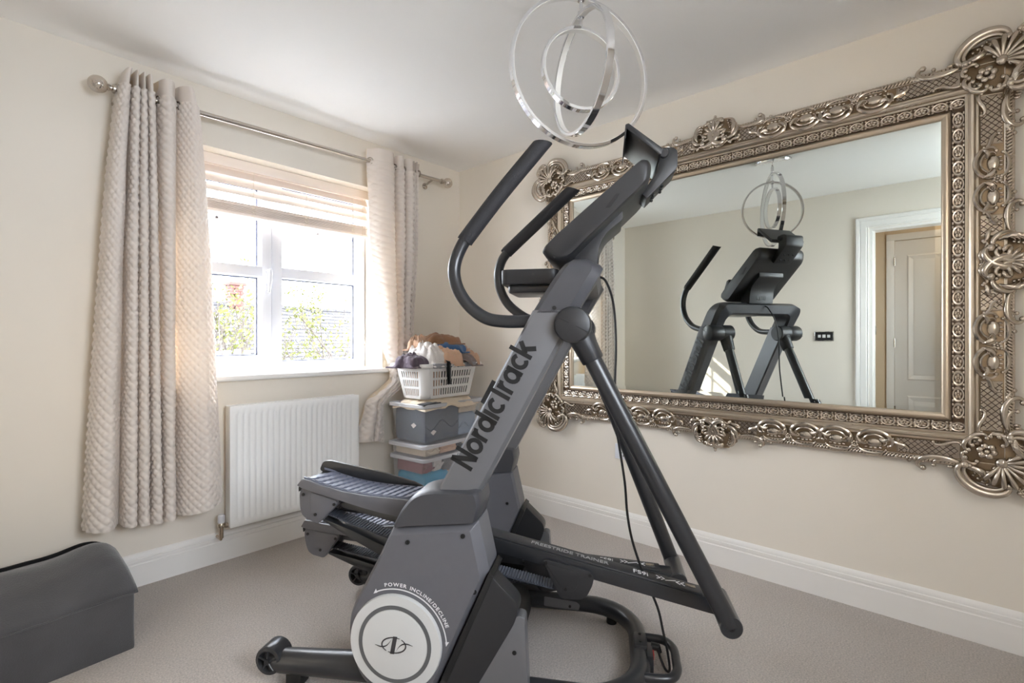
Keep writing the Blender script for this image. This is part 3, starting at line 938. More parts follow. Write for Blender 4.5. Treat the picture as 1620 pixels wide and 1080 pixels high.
    G().box(-.050, .050, -.001, .001, -.0012, .0012).xf(Matrix.Translation((pc.x, s * .3705, pc.z)) @ Matrix.Rotation(math.radians(26), 4, 'Y')).build('cap_seam', 'deep', piv)
    a0_ = Vector((pc.x, s * .235, pc.z)); a1_ = Vector((bx, by * .96, bz))
    dr = (a1_ - a0_).normalized()
    arm = G().cyl(a0_ + dr * .05, a1_, .0275, 24).build('swing_arm', 'satin', side)
    G().tube([a0_ + dr * .02, a0_ + dr * .045, a0_ + dr * .118, a0_ + dr * .122], [.041, .0395, .0345, .032], 24).build('arm_collar', 'black', arm)
    # lower joint
    yj0, yj1 = s * .075, s * .262
    jt = G().lathe([(.028, yj0), (.0315, yj0 + s * .003), (.0315, yj1 - s * .003), (.029, yj1), (.001, yj1 + s * .0005)], 28, (bx, 0, bz), 'y').build('lower_joint', 'satin', side)
    for yy_, d in ((yj1, s), (yj0, -s)):
        G().lathe([(.0085, 0), (.0085, d * .0025), (.005, d * .0025), (.005, d * .001), (.001, d * .001)], 14, (bx, yy_ + d * .0005, bz), 'y').build('joint_bolt', 'deep', jt)

    # --- pedal beam, pedal and belt; phase differs between the two sides
    if s < 0:
        f0, r0 = Vector((.440, 0, .296)), Vector((-.930, 0, .574))
    else:
        f0, r0 = Vector((.340, 0, .266)), Vector((-1.060, 0, .345))
    d = (r0 - f0); LB = d.length; d.normalize(); nn = Vector((-d.z, 0, d.x))
    if nn.z < 0: nn = -nn
    yb0, yb1 = s * .080, s * .145
    def B(t, h): return (f0.x + d.x * t + nn.x * h, f0.z + d.z * t + nn.z * h)
    beam = G().prism([B(0, -.024), B(LB - .1, -.024), B(LB - .1, .022), B(0, .022)], yb0, yb1, 'y').build('pedal_beam', 'satin', side, .003)
    G().prism([B(.05, .021), B(.90, .021), B(.90, .0285), B(.05, .0285)], yb0 + s * .003, yb1 - s * .003, 'y').build('beam_cover', 'black', beam, .004)
    # lettering on top of the beam, reading away from the rear end
    ym_ = (yb0 + yb1) / 2
    dirx = Vector((-d.x, 0, -d.z)); lat = Vector((0, 1, 0))
    def bt(body, t, size, xs, m, dy=0.0):
        me = text_mesh(body, size, .0002, xs, .0004)
        xx = max(v.co.x for v in me.vertices)
        p = B(t, .0290)
        return place_text('beam_lettering', me, m, beam, (p[0], ym_ - size * .36, p[1]), dirx, lat)
    bt('FREESTRIDE TRAINER', .610, .030, .92, 'palegrey')
    bt('FS9i', .268, .034, .90, 'white')
    em2 = G()
    for t0, sg in ((.178, -1), (.118, 1)):
        for dd in (0, .014):
            tt = t0 - sg * dd
            p0, p1, p2 = B(tt, .0292), B(tt + sg * .012, .0292), B(tt + sg * .006, .0292)
            em2.tube([(p0[0], ym_ - .010, p0[1]), (p1[0], ym_, p1[1]), (p0[0], ym_ + .010, p0[1])], .0016, 5)
    pA, pB = B(.165, .0292), B(.130, .0292)
    em2.tube([(pA[0], ym_ - .008, pA[1]), (pB[0], ym_ + .008, pB[1])], .0016, 5)
    em2.build('beam_emblem', 'white', beam)
    G().prism(round_poly([B(.07, .0285), B(.10, .0285), B(.10, .031), B(.07, .031)], .001), ym_ - .008, ym_ + .008, 'y').build('beam_cap_badge', 'steel', beam)
    # side plates, in coordinates of the near side (moved along with the beam for the far side)
    if s < 0:
        def T(p): return p
        yp = -.190; ypi = -.030
    else:
        e0 = Vector((.440, 0, .296)); e1 = (Vector((-.930, 0, .574)) - e0).normalized(); en = Vector((e1.z, 0, -e1.x))
        if en.z < 0: en = -en
        def T(p):
            q = Vector((p[0], 0, p[1])) - e0
            t, h = q.dot(e1), q.dot(en)
            r = f0 + d * t + nn * h
            return (r.x, r.z)
        yp = .190; ypi = .030
    # wide part of the pedal: always between ypi (centre) and yp (outer)
    ya, yb_ = (yp, ypi)
    top = [(-.981, .613), (-.960, .638), (-.925, .630), (-.888, .618), (-.804, .600), (-.708, .590), (-.600, .587), (-.520, .584), (-.485, .576)]
    bot = [(-.485, .545), (-.560, .520), (-.661, .535), (-.727, .548), (-.814, .568), (-.923, .594), (-.963, .604)]
    # near skirt (faces the camera on either pedal)
    yA, yB = (min(ya, yb_), max(ya, yb_))
    ped = G().prism([T(p) for p in top + bot], yA, yA + .012, 'y').build('pedal_skirt', 'pod', side, .003)
    G().prism([T(p) for p in top + bot], yB - .012, yB, 'y').build('pedal_skirt', 'pod', side, .003)
    # tread base following the curve
    tb = [T((p[0], p[1] - .010)) for p in top] + [T((p[0], p[1] - .026)) for p in reversed(top)]
    G().prism(tb, yA + .012, yB - .012, 'y').build('tread_base', 'deep', side, .001)
    # raised slanting tread bars
    cv = catmull([(p[0], p[1], 0) for p in top[1:]], 10)
    acc = [0]
    for p, q in zip(cv, cv[1:]): acc.append(acc[-1] + (q - p).length)
    def on(t):
        j = 0
        while j < len(acc) - 2 and acc[j + 1] < t: j += 1
        w = (t - acc[j]) / max(1e-9, acc[j + 1] - acc[j])
        q = cv[j].lerp(cv[j + 1], min(1, max(0, w)))
        return T((q.x, q.y))
    Lt = acc[-1]
    nb = 15
    for k in range(nb):
        t0 = .012 + (Lt - .06) * k / nb
        g = G()
        wav = 5
        yy0, yy1 = yA + .016, yB - .018
        row_a, row_b, row_c, row_d = [], [], [], []
        for j in range(wav * 2 + 1):
            y = yy0 + (yy1 - yy0) * j / (wav * 2)
            t = t0 + .036 * (j / (wav * 2)) + (.0040 if j % 2 else 0)
            p = on(t); q = on(t + .0165)
            row_a.append((p[0], y, p[1] - .010)); row_b.append((p[0], y, p[1] + .005)); row_c.append((q[0], y, q[1] + .005)); row_d.append((q[0], y, q[1] - .010))
        g.grid([row_a, row_b, row_c, row_d])
        g.build('tread_bar', 'tread', side)
    for y in (yA + .012, yB - .016):
        g = G()
        rr = []
        for k in range(25):
            p = on(Lt * k / 24)
            rr.append([(p[0], y, p[1] - .004), (p[0], y, p[1] + .003), (p[0], y + .005, p[1] + .003), (p[0], y + .005, p[1] - .004)])
        g.loft(rr).build('tread_edge', 'tread', side)
    # upright guard on the far edge of the pedal
    wall = [(-.984, .630), (-.968, .664), (-.940, .668), (-.842, .652), (-.718, .632), (-.600, .604), (-.545, .580), (-.600, .560), (-.718, .585), (-.842, .600), (-.960, .620)]
    G().prism(round_poly([T(p) for p in wall], .012), yB - .012, yB, 'y').build('pedal_guard', 'satin', side, .003)
    # rear side plate with cover panel
    rp_ = [(-.972, .604), (-.981, .577), (-.979, .531), (-.972, .505), (-.955, .491), (-.908, .475), (-.823, .559), (-.830, .575)]
    ip_ = [(-.934, .588), (-.936, .515), (-.898, .491), (-.830, .556), (-.840, .566)]
    for ys in ((yA + .016), (yB - .040)):
        pl_ = G().prism(round_poly([T(p) for p in rp_], .010), ys, ys + .024, 'y').build('rear_side_plate', 'pod', side, .003)
        if ys < (yA + yB) / 2:
            G().prism(round_poly([T(p) for p in ip_], .006), ys - .003, ys + .002, 'y').build('plate_cover', 'pod', pl_, .001)
            for p in ((-.963, .578), (-.916, .510), (-.843, .550)):
                q = T(p)
                G().lathe([(.0055, 0), (.0055, -.003), (.003, -.003)], 12, (q[0], ys - .002, q[1]), 'y').build('screw', 'deep', pl_)
    # front side plate
    fp_ = [(-.108, .404), (-.098, .408), (.046, .381), (.060, .366), (.054, .335), (.036, .298), (.015, .286), (-.041, .283), (-.054, .292)]
    fi_ = [(-.100, .398), (.012, .376), (.006, .330), (-.006, .312), (-.038, .310)]
    for ys in (min(yb0, yb1) - .012, max(yb0, yb1)):
        pl_ = G().prism(round_poly([T(p) for p in fp_], .010), ys, ys + .012, 'y').build('front_side_plate', 'black', side, .002)
        if ys < (yb0 + yb1) / 2:
            G().prism(round_poly([T(p) for p in fi_], .008), ys - .002, ys + .002, 'y').build('plate_cover', 'black', pl_, .001)
            for p in ((-.097, .398), (.047, .369), (-.032, .318)):
                q = T(p)
                G().lathe([(.0055, 0), (.0055, -.003), (.003, -.003)], 12, (q[0], ys - .001, q[1]), 'y').build('screw', 'deep', pl_)
    # ribbed drive belt slung between the plates, and the black return strap below it
    pa, pb = T((-.895, .500)), T((-.045, .300))
    bel = G()
    nr = 90
    for k in range(nr):
        t = k / nr
        def Q(t, h): return (pa[0] + (pb[0] - pa[0]) * t, pa[1] + (pb[1] - pa[1]) * t - .018 * math.sin(PI * t) + h)
        a = Q(t, 0); b = Q(t + .62 / nr, 0); c = Q(t + 1 / nr, 0)
        bel.prism([(a[0], a[1]), (b[0], b[1]), (b[0], b[1] + .006), (a[0], a[1] + .006)], (yb0 + yb1) / 2 - .030, (yb0 + yb1) / 2 + .030, 'y')
        bel.prism([(b[0], b[1]), (c[0], c[1]), (c[0], c[1] + .003), (b[0], b[1] + .003)], (yb0 + yb1) / 2 - .030, (yb0 + yb1) / 2 + .030, 'y')
    bel.build('ribbed_belt', 'belt', side, smooth=False)
    p0, p1, p2 = T((-.908, .480)), T((-.680, .386)), T((-.520, .330))
    sy = (yb0 + yb1) / 2
    rr = []
    for (px_, pz_), w in ((p0, .004), (((p0[0] + p1[0]) / 2, (p0[1] + p1[1]) / 2), .016), (p1, .020), (p2, .020)):
        rr.append([(px_, sy - .030, pz_ - w), (px_, sy - .030, pz_ + w), (px_, sy + .030, pz_ + w), (px_, sy + .030, pz_ - w)])
    G().loft(rr).build('return_link', 'satin', side, .002)

    # --- rear stabiliser leg with transport wheel
    leg = G().tube([(-.60, s * .30, .085), (-.70, s * .30, .082), (-.955, s * .30, .068), (-.986, s * .30, .066)], [.043, .043, .038, .034], 24, flat=None).build('rear_leg', 'satin', side)
    wc = (-.988, s * .30, .080)
    wh = G().lathe([(.026, -.018), (.034, -.036), (.044, -.034), (.046, -.030), (.046, .030), (.044, .034), (.034, .036), (.026, .018)], 28, wc, 'y').build('transport_wheel', 'satin', side)
    for k in range(5):
        a = 2 * PI * k / 5 + .3
        for yo_ in (-.036, .033):
            G().tube([(wc[0], wc[1] + yo_ + .0015, wc[2]), (wc[0] + .034 * math.cos(a), wc[1] + yo_ + .0015, wc[2] + .034 * math.sin(a))], .003, 6).build('spoke', 'satin', wh)
    G().lathe([(.009, -.040), (.009, .040), (.004, .041)], 12, wc, 'y').build('axle', 'black', wh)
    G().box(-.93, -.875, s * .30 - .026, s * .30 + .026, .0, .044).build('levelling_foot', 'deep', side, .006)

    # --- handlebar
    if s < 0:
        hp = [(-.100, -.300, 1.185), (-.138, -.300, 1.185), (-.203, -.300, 1.185), (-.262, -.299, 1.195), (-.315, -.297, 1.231), (-.352, -.294, 1.281), (-.368, -.290, 1.333), (-.364, -.286, 1.379), (-.345, -.283, 1.424), (-.327, -.281, 1.450)]
        gp = [(-.331, -.281, 1.444), (-.327, -.281, 1.450), (-.225, -.277, 1.578), (-.105, -.272, 1.716)]
    else:
        hp = [(-.100, .300, 1.195), (-.150, .300, 1.200), (-.214, .300, 1.214), (-.259, .299, 1.236), (-.314, .297, 1.284), (-.346, .294, 1.347), (-.352, .291, 1.411), (-.337, .287, 1.464), (-.305, .283, 1.508)]
        gp = [(-.309, .283, 1.504), (-.305, .283, 1.508), (-.180, .274, 1.618), (-.048, .265, 1.734)]
    G().tube(catmull(hp, 6), .0195, 16).build('handlebar', 'satin', side)
    cgp = catmull(gp, 8)
    hg = G().tube(cgp, [.0215] + [.0250] * (len(cgp) - 1), 16)
    # oblique cut at the tip
    tipd = (Vector(gp[-1]) - Vector(gp[-2])).normalized()
    nlast = 16
    base = len(hg.v) - nlast
    for i in range(nlast):
        v = Vector(hg.v[base + i]); off = v - Vector(gp[-1])
        hg.v[base + i] = tuple(v + tipd * (.018 + .9 * off.x))
    hg.build('hand_grip', 'foam', side, .003)

# --- bridge joining the two uprights
def xr(z): return -.119 + (z - 1.206) * .640
def xf_(z):
    if z < 1.216: return .014
    if z < 1.335: return .018 + (z - 1.216) * .60
    return .0894 - (z - 1.335) * .55
outer = [(-.341, 1.208), (-.341, 1.225), (-.341, 1.300)] + [(-.341 + .072 - .072 * math.cos(a), 1.300 + .072 * math.sin(a)) for a in [PI / 2 * k / 8 for k in range(1, 9)]]
inner = [(-.250, 1.208), (-.250, 1.225), (-.250, 1.245)] + [(-.250 + .045 - .045 * math.cos(a), 1.245 + .045 * math.sin(a)) for a in [PI / 2 * k / 8 for k in range(1, 9)]]
half = list(zip(outer, inner))
full = half + [((-o[0], o[1]), (-i[0], i[1])) for o, i in reversed(half)]
rings = []
for o, i in full:
    dy, dz = (i[0] - o[0]), (i[1] - o[1])
    L_ = math.hypot(dy, dz); e = .014 / L_
    def PP(k, which, t=0.0):
        y = o[0] + dy * k; z = o[1] + dz * k
        return ((xr(z) + t) if which == 'r' else (xf_(z) - t), y, z)
    rings.append([PP(e, 'r'), PP(0, 'r', .016), PP(0, 'f', .030), PP(e * 1.6, 'f'), PP(1 - e, 'f'), PP(1, 'f', .014), PP(1, 'r', .014), PP(1 - e, 'r')])
br = G().loft(rings).build('bridge', 'bridge', et, angle=30)
for s in (-1, 1):
    G().lathe([(.006, 0), (.006, s * .003), (.003, s * .003)], 12, (-.050, s * .341, 1.222), 'y').build('screw', 'deep', br)
# tray behind the console
tp = round_poly([(-.258, -.120), (-.060, -.120), (-.060, .120), (-.258, .120)], .03)
G().prism(tp, 1.318, 1.369, 'z').build('accessory_tray', 'black', et, .004)
G().prism(round_poly([(-.236, -.100), (-.060, -.100), (-.060, .100), (-.236, .100)], .02), 1.290, 1.320, 'z').build('tray_underside', 'satin', et, .006)
# neck and console
nk = round_poly([(-.010, 1.366), (-.004, 1.425), (.050, 1.478), (.150, 1.570), (.153, 1.530), (.095, 1.484), (.074, 1.444), (.066, 1.366)], [.002, .01, .01, .01, .01, .03, .03, .002])
neck = G().prism(nk, -.095, .095, 'y').build('console_neck', 'black', et, .008, 3)
for k in range(6):
    G().box(.0690, .0715, -.030 + k * .012 - .004, -.030 + k * .012 + .004, 1.385, 1.425).build('vent_slot', 'deep', neck)
cp = [(-.109, 1.416), (-.104, 1.428), (-.079, 1.453), (.212, 1.700), (.228, 1.697), (.238, 1.678), (.234, 1.640), (.222, 1.622), (.140, 1.545), (.037, 1.449), (-.025, 1.388), (-.060, 1.380), (-.092, 1.396)]
con = G()
ccx, ccz = .07, 1.54
cpr = round_poly(cp, .012, 3)
def ci(k): return [(ccx + (p[0] - ccx) * k, ccz + (p[1] - ccz) * k) for p in cpr]
con.loft([[(p[0], -.185, p[1]) for p in ci(.90)], [(p[0], -.178, p[1]) for p in ci(.96)], [(p[0], -.158, p[1]) for p in ci(1)], [(p[0], .158, p[1]) for p in ci(1)], [(p[0], .178, p[1]) for p in ci(.96)], [(p[0], .185, p[1]) for p in ci(.90)]])
cons = con.build('console', 'black', et, angle=45)
# screen on the face towards the user
fd = Vector((.291, 0, .247)).normalized(); fn = Vector((-fd.z, 0, fd.x))
c0 = Vector((-.079, 0, 1.453)) + fd * .030 + fn * .0012
for (a, b, y, m, nm, h) in ((0, .325, .150, 'deep', 'screen', .003), (-.012, .337, .165, 'satin', 'screen_bezel', .0015)):
    p0 = c0 + fd * a; p1 = c0 + fd * b
    G().prism([(p0.x, p0.z), (p1.x, p1.z), (p1.x + fn.x * h, p1.z + fn.z * h), (p0.x + fn.x * h, p0.z + fn.z * h)], -y, y, 'y').build(nm, m, cons, .001)
seam = [(p[0] + (.004 if i < 2 else .010), p[1] - (.012 if i > 0 else .004)) for i, p in enumerate([(-.104, 1.418), (-.070, 1.446), (.205, 1.682)])]
for s in (-1, 1):
    G().tube([(p[0], s * (.176), p[1]) for p in seam], .0018, 6).build('seam', 'deep', cons)
    G().prism(round_poly([(.095, 1.545), (.128, 1.588), (.140, 1.588), (.110, 1.545)], .003), s * .183 - .004, s * .183 + .004, 'y').build('vent', 'deep', cons)
    for x, z in ((.040, 1.490), (.214, 1.668), (-.065, 1.398)):
        G().lathe([(.005, 0), (.005, s * .003), (.003, s * .003)], 10, (x, s * .178, z), 'y').build('screw', 'deep', cons)
# device shelf and its clamp on the back of the console
G().prism(round_poly([(.168, 1.832), (.276, 1.742), (.272, 1.724), (.266, 1.722), (.160, 1.816), (.160, 1.826)], .004), -.130, .120, 'y').build('shelf_plate', 'black', et, .003)
G().prism([(.159, 1.826), (.164, 1.830), (.160, 1.782), (.156, 1.782)], -.130, .120, 'y').build('shelf_lip', 'black', et, .001)
G().prism([(.172, 1.812), (.264, 1.7355), (.2625, 1.7335), (.1705, 1.810)], -.122, .112, 'y').build('shelf_underside', 'steel', et)
G().lathe([(.014, -.075), (.017, -.070), (.017, .070), (.014, .075)], 18, (.285, 0, 1.748), 'y').build('shelf_hinge', 'black', et)
mt = round_poly([(.276, 1.768), (.314, 1.768), (.330, 1.757), (.330, 1.701), (.314, 1.684), (.232, 1.602), (.214, 1.620), (.268, 1.690), (.270, 1.735)], [.006, .01, .01, .01, .01, .004, .004, .008, .006])
mo = G().prism(mt, -.065, .065, 'y').build('shelf_bracket', 'black', et, .006)
for y in (-.035, 0, .035):
    for t in (.25, .6):
        x = .232 + (.314 - .232) * t; z = 1.602 + (1.684 - 1.602) * t
        G().ball((x + .002, y, z - .002), .006, 8).build('clamp_bolt', 'deep', mo)
# small lever beyond the console's lower edge
G().prism(round_poly([(-.070, 1.462), (-.045, 1.520), (-.022, 1.530), (-.030, 1.490)], .006), .150, .178, 'y').build('console_fin', 'black', et, .003)

# --- base frame
r_ = .14
bp_ = [(-.55, .266, .055), (.02, .266, .055)] + [(.02 + .19 * math.sin(a), .266 - .19 + .19 * math.cos(a), .055) for a in [PI / 2 * k / 8 for k in range(1, 9)]]
bp_ += [(.21, -.076, .055)] + [(.02 + .19 * math.cos(a), -.076 - .19 * math.sin(a), .055) for a in [PI / 2 * k / 8 for k in range(1, 9)]] + [(-.55, -.266, .055)]
G().tube(bp_, .032, 20).build('base_frame', 'satin', et)
for x, y in ((.12, .245), (.12, -.245), (.208, 0)):
    G().lathe([(.02, 0), (.02, .02), (.014, .03)], 14, (x, y, 0)).build('base_foot', 'deep', et)
for s in (-1, 1):
    pl_ = G().prism(round_poly([(-.15, .046), (-.01, .040), (-.005, .062), (-.02, .072), (-.15, .082)], .006), (.232 if s > 0 else -.302), (.238 if s > 0 else -.296), 'y').build('frame_plate', 'silver', et, .001)
    G().lathe([(.0055, 0), (.0055, -.004), (.003, -.004)], 10, (-.045, .231 if s > 0 else -.301, .056), 'y').build('screw', 'deep', pl_)
hd_ = catmull([(.215, .062, .062), (.262, .060, .062), (.300, .052, .062), (.326, .010, .062), (.326, -.060, .062), (.322, -.110, .062), (.298, -.148, .062), (.255, -.158, .062), (.215, -.158, .062)], 5)
G().tube(hd_, .0145, 12).build('lift_handle', 'satin', et)
bk = G().box(.192, .236, -.045, .040, .060, .094).build('inlet_bracket', 'black', et, .008)
for y in (.022, -.022):
    G().lathe([(.005, 0), (.005, .003), (.003, .003)], 10, (.214, y, .094)).build('screw', 'deep', bk)
G().box(.232, .252, -.085, -.005, .028, .085).build('power_inlet', 'black', et, .003)
G().box(.250, .257, -.048, -.022, .050, .072).build('power_switch', 'red', et, .002)
# low drive unit between the housings
G().prism(round_poly([(-.66, .02), (-.20, .02), (-.20, .11), (-.30, .20), (-.58, .20), (-.66, .12)], .03), -.215, .215, 'y').build('drive_cover', 'deep', et, .008)
# power cord hanging from the console down to the inlet
cd = catmull([(.070, -.02, 1.352), (.098, -.03, 1.330), (.122, -.06, 1.250), (.130, -.08, 1.120), (.126, -.09, .960), (.128, -.10, .860), (.140, -.10, .780), (.158, -.10, .660), (.166, -.10, .560), (.182, -.10, .470), (.215, -.10, .370), (.262, -.10, .258), (.280, -.095, .180), (.296, -.085, .105), (.304, -.070, .040), (.296, -.045, .020), (.282, -.025, .040), (.270, -.020, .075)], 6)
G().tube(cd, .0042, 8).build('power_cord', 'deep', et)
G().tube([(.250, -.014, .078), (.272, -.018, .078), (.278, -.020, .062)], [.013, .013, .008], 10).build('cord_plug', 'deep', et)

# ================================================================== ornate wall mirror
HWm, HHm, OFF = .857, .566, .83
wm = thing('wall_mirror', 'huge wall mirror in an ornate antique silver rococo frame', 'mirror', (0, -1.919, 1.409 - OFF), -PI / 2)
# (a, b, c): a to the viewer's right, b up from the mirror's centre, c out from the wall
def L(a, b, c): return (a, -c, b + OFF)
# glass with a bevelled border
gl = G()
rings = []
for e, c in ((.006, .0356), (-.004, .0356), (-.026, .0362)):
    rings.append([L(-HWm - e, -HHm - e, c), L(HWm + e, -HHm - e, c), L(HWm + e, HHm + e, c), L(-HWm - e, HHm + e, c)])
gl.loft(rings)
gl.build('mirror_glass', 'mirror', wm, smooth=False)

def rail_pt(side, t, o, c):
    """side 0 top, 1 right, 2 bottom, 3 left; t along the rail, o outwards from the glass edge"""
    if side == 0: return L(t, HHm + o, c)
    if side == 2: return L(t, -HHm - o, c)
    if side == 1: return L(HWm + o, t, c)
    return L(-HWm - o, t, c)
strips = [('slip', 'gold', [(-.008, .0365), (-.006, .043), (-.001, .047), (.006, .049), (.012, .048), (.016, .044), (.020, .0425)]),
          ('rosette_band', 'patina', [(.020, .0425), (.0205, .0465), (.0230, .0465), (.0245, .0425), (.0575, .0425), (.0590, .047)]),
          ('moulding', 'warm', [(.059, .047), (.060, .0535), (.064, .0535), (.065, .051), (.068, .051), (.070, .058), (.076, .0625), (.083, .0625), (.088, .058), (.090, .053), (.096, .053), (.098, .0555)]),
          ('ornament_ground', 'field', [(.098, .0555), (.110, .050), (.130, .045), (.150, .0405), (.163, .038)]),
          ('outer_edge', 'gilt', [(.163, .038), (.164, .0405), (.167, .0405), (.168, .035), (.190, .030), (.193, .024), (.193, .0)])]
for side in range(4):
    T_ = HWm if side in (0, 2) else HHm
    for nm, m, pf in strips:
        rows = [[rail_pt(side, sg * (T_ + o), o, c) for o, c in pf] for sg in (-1, 1)]
        G().grid(rows).build(nm, m, wm, angle=25)

# rosettes along the inner band
ro = G()
ro.tube([(.0140 * math.cos(2 * PI * k / 16), 0, .0140 * math.sin(2 * PI * k / 16)) for k in range(16)], .0032, 5, True)
for k in range(5):
    a = 2 * PI * k / 5 + .3
    ro.ball((.0064 * math.cos(a), -.002, .0064 * math.sin(a)), .0046, 6, (1, .8, 1))
ro.ball((0, -.003, 0), .0027, 6)
for sx in (-1, 1):
    for sz in (-1, 1):
        ro.ball((sx * .0135, 0, sz * .0130), .0040, 6)
rom = ro.mesh('rosette')
def rosettes(side, nn_):
    T_ = HWm if side in (0, 2) else HHm
    span = 2 * (T_ + .041)
    for k in range(nn_ + (1 if side in (0, 2) else -1)):
        t = -T_ - .041 + span * (k if side in (0, 2) else k + 1) / nn_
        o = obj('rosette', rom, 'gilt', wm)
        o.location = rail_pt(side, t, .041, .0432)
        if side in (0, 2):
            o.scale = (1.55, 1, 1)
            o.scale = (span / nn_ / .0345, 1, 1.12)
        else:
            o.scale = (1.12, 1, span / nn_ / .0345)
for side, nn_ in ((0, 34), (1, 20), (2, 34), (3, 20)): rosettes(side, nn_)

# ---- carved scrolls
def curl(p0, p1, A, Bk, p=4, flip=1, kind='C', n=44):
    pts = [Vector((0, 0))]
    h = 0.0
    for i in range(n):
        s_ = (i + .5) / n
        if kind == 'C': k = A + Bk * abs(2 * s_ - 1) ** p
        elif kind == 'S': k = (A + Bk * abs(2 * s_ - 1) ** p) * (1 if s_ > .5 else -1)
        else: k = A + Bk * s_ ** p
        h += k / n
        pts.append(pts[-1] + Vector((math.cos(h), math.sin(h))) / n)
    d = pts[-1]; q = Vector(p1) - Vector(p0)
    sc = q.length / max(1e-6, d.length)
    if flip < 0: pts = [Vector((v.x, -v.y)) for v in pts]; d = pts[-1]
    an = math.atan2(q.y, q.x) - math.atan2(d.y, d.x)
    ca, sa = math.cos(an) * sc, math.sin(an) * sc
    return [(p0[0] + v.x * ca - v.y * sa, p0[1] + v.x * sa + v.y * ca) for v in pts]

def fieldc(o): return .0555 - (min(max(o, .098), .20) - .098) * .27

class Orn:
    """collects carving in (t, o) of one rail half, then mirrors it onto every half"""
    def __init__(s, m): s.items = []; s.m = m
    def scroll(s, pts, r, lift=.004, taper=.4, ball=.85, flat=1.0, n=7):
        s.items.append(('s', pts, r * 1.38, lift + r * .4, taper, ball, flat, n))
    def ball(s, t, o, r, lift=.003, sc=(1, 1, 1)): s.items.append(('b', t, o, r, lift, sc))
    def fn(s, f): s.items.append(('f', f))
    def make(s, P):
        g = G()
        for it in s.items:
            if it[0] == 's':
                _, pts, r, lift, taper, bl_, flat, n = it
                m_ = len(pts)
                q = [P(t, o, fieldc(o) + lift) for t, o in pts]
                rs = [r * (taper + (1 - taper) * math.sin(PI * min(1, max(0, i / (m_ - 1)))) ** .7) for i in range(m_)]
                g.tube(q, rs, n, up=(0, -1, 0), flat=flat)
                if bl_:
                    g.ball(q[0], r * bl_, 6); g.ball(q[-1], r * bl_, 6)
            elif it[0] == 'b':
                _, t, o, r, lift, sc = it
                g.ball(P(t, o, fieldc(o) + lift), r, 8, sc)
            else:
                it[1](g, P)
        return g

def flower(t, o, R, lift=.006, pet=6):
    def f(g, P):
        for k in range(pet):
            a = 2 * PI * k / pet + .2
            p = P(t + R * .62 * math.cos(a), o + R * .62 * math.sin(a), fieldc(o) + lift)
            g.ball(p, R * .42, 8, (1, .75, 1))
        g.ball(P(t, o, fieldc(o) + lift + R * .35), R * .27, 8)
    return f
def shell(t, o, ang, spread, n, R, r, lift=.008, inner=.18):
    def f(g, P):
        for k in range(n):
            a = ang + spread * (k / (n - 1) - .5)
            l = R * (1 - .22 * abs(k / (n - 1) - .5) * 2)
            pts = []; rs = []
            for j in range(7):
                u = inner + (1 - inner) * j / 6
                pts.append(P(t + l * u * math.cos(a), o + l * u * math.sin(a), fieldc(o) + lift + .016 * math.sin(PI * u * .85)))
                rs.append(r * (.30 + .70 * u) * (1 if j < 6 else .75))
            g.tube(pts, rs, 7)
            g.ball(pts[-1], r * .78, 6)
        g.ball(P(t, o, fieldc(o) + lift + .004), R * .22, 8, (1, .6, 1))
    return f
def leafset(p0, p1, r, bend, m_, lift):
    """acanthus: m_ ribs sharing a root, fanned by their bend"""
    def f(g, P):
        for k in range(m_):
            b = bend * (.55 + .45 * k / max(1, m_ - 1))
            pts = curl(p0, (p1[0] + (p0[0] - p1[0]) * .16 * k, p1[1] + (p0[1] - p1[1]) * .16 * k), 1.3 * 1.0, 9, 5, 1 if b > 0 else -1, 'J', 22)
            q = [P(t, o, fieldc(o) + lift + .010 * math.sin(PI * i / (len(pts) - 1))) for i, (t, o) in enumerate(pts)]
            rs = [r * 1.3 * (1 - .12 * k) * (.35 + .65 * math.sin(PI * (.12 + .8 * i / (len(pts) - 1)))) for i in range(len(pts))]
            g.tube(q, rs, 6)
            g.ball(q[-1], r * .8, 6)
    return f
def backplate(poly, c0, c1):
    def f(g, P):
        n_ = len(poly)
        cx_ = sum(p[0] for p in poly) / n_; co_ = sum(p[1] for p in poly) / n_
        g.loft([[P(t, o, .002) for t, o in poly], [P(t, o, c0) for t, o in poly], [P(cx_ + (t - cx_) * .86, co_ + (o - co_) * .86, c1) for t, o in poly]])
    return f

def P_of(side, sg):
    return lambda t, o, c: rail_pt(side, sg * t, o, c)

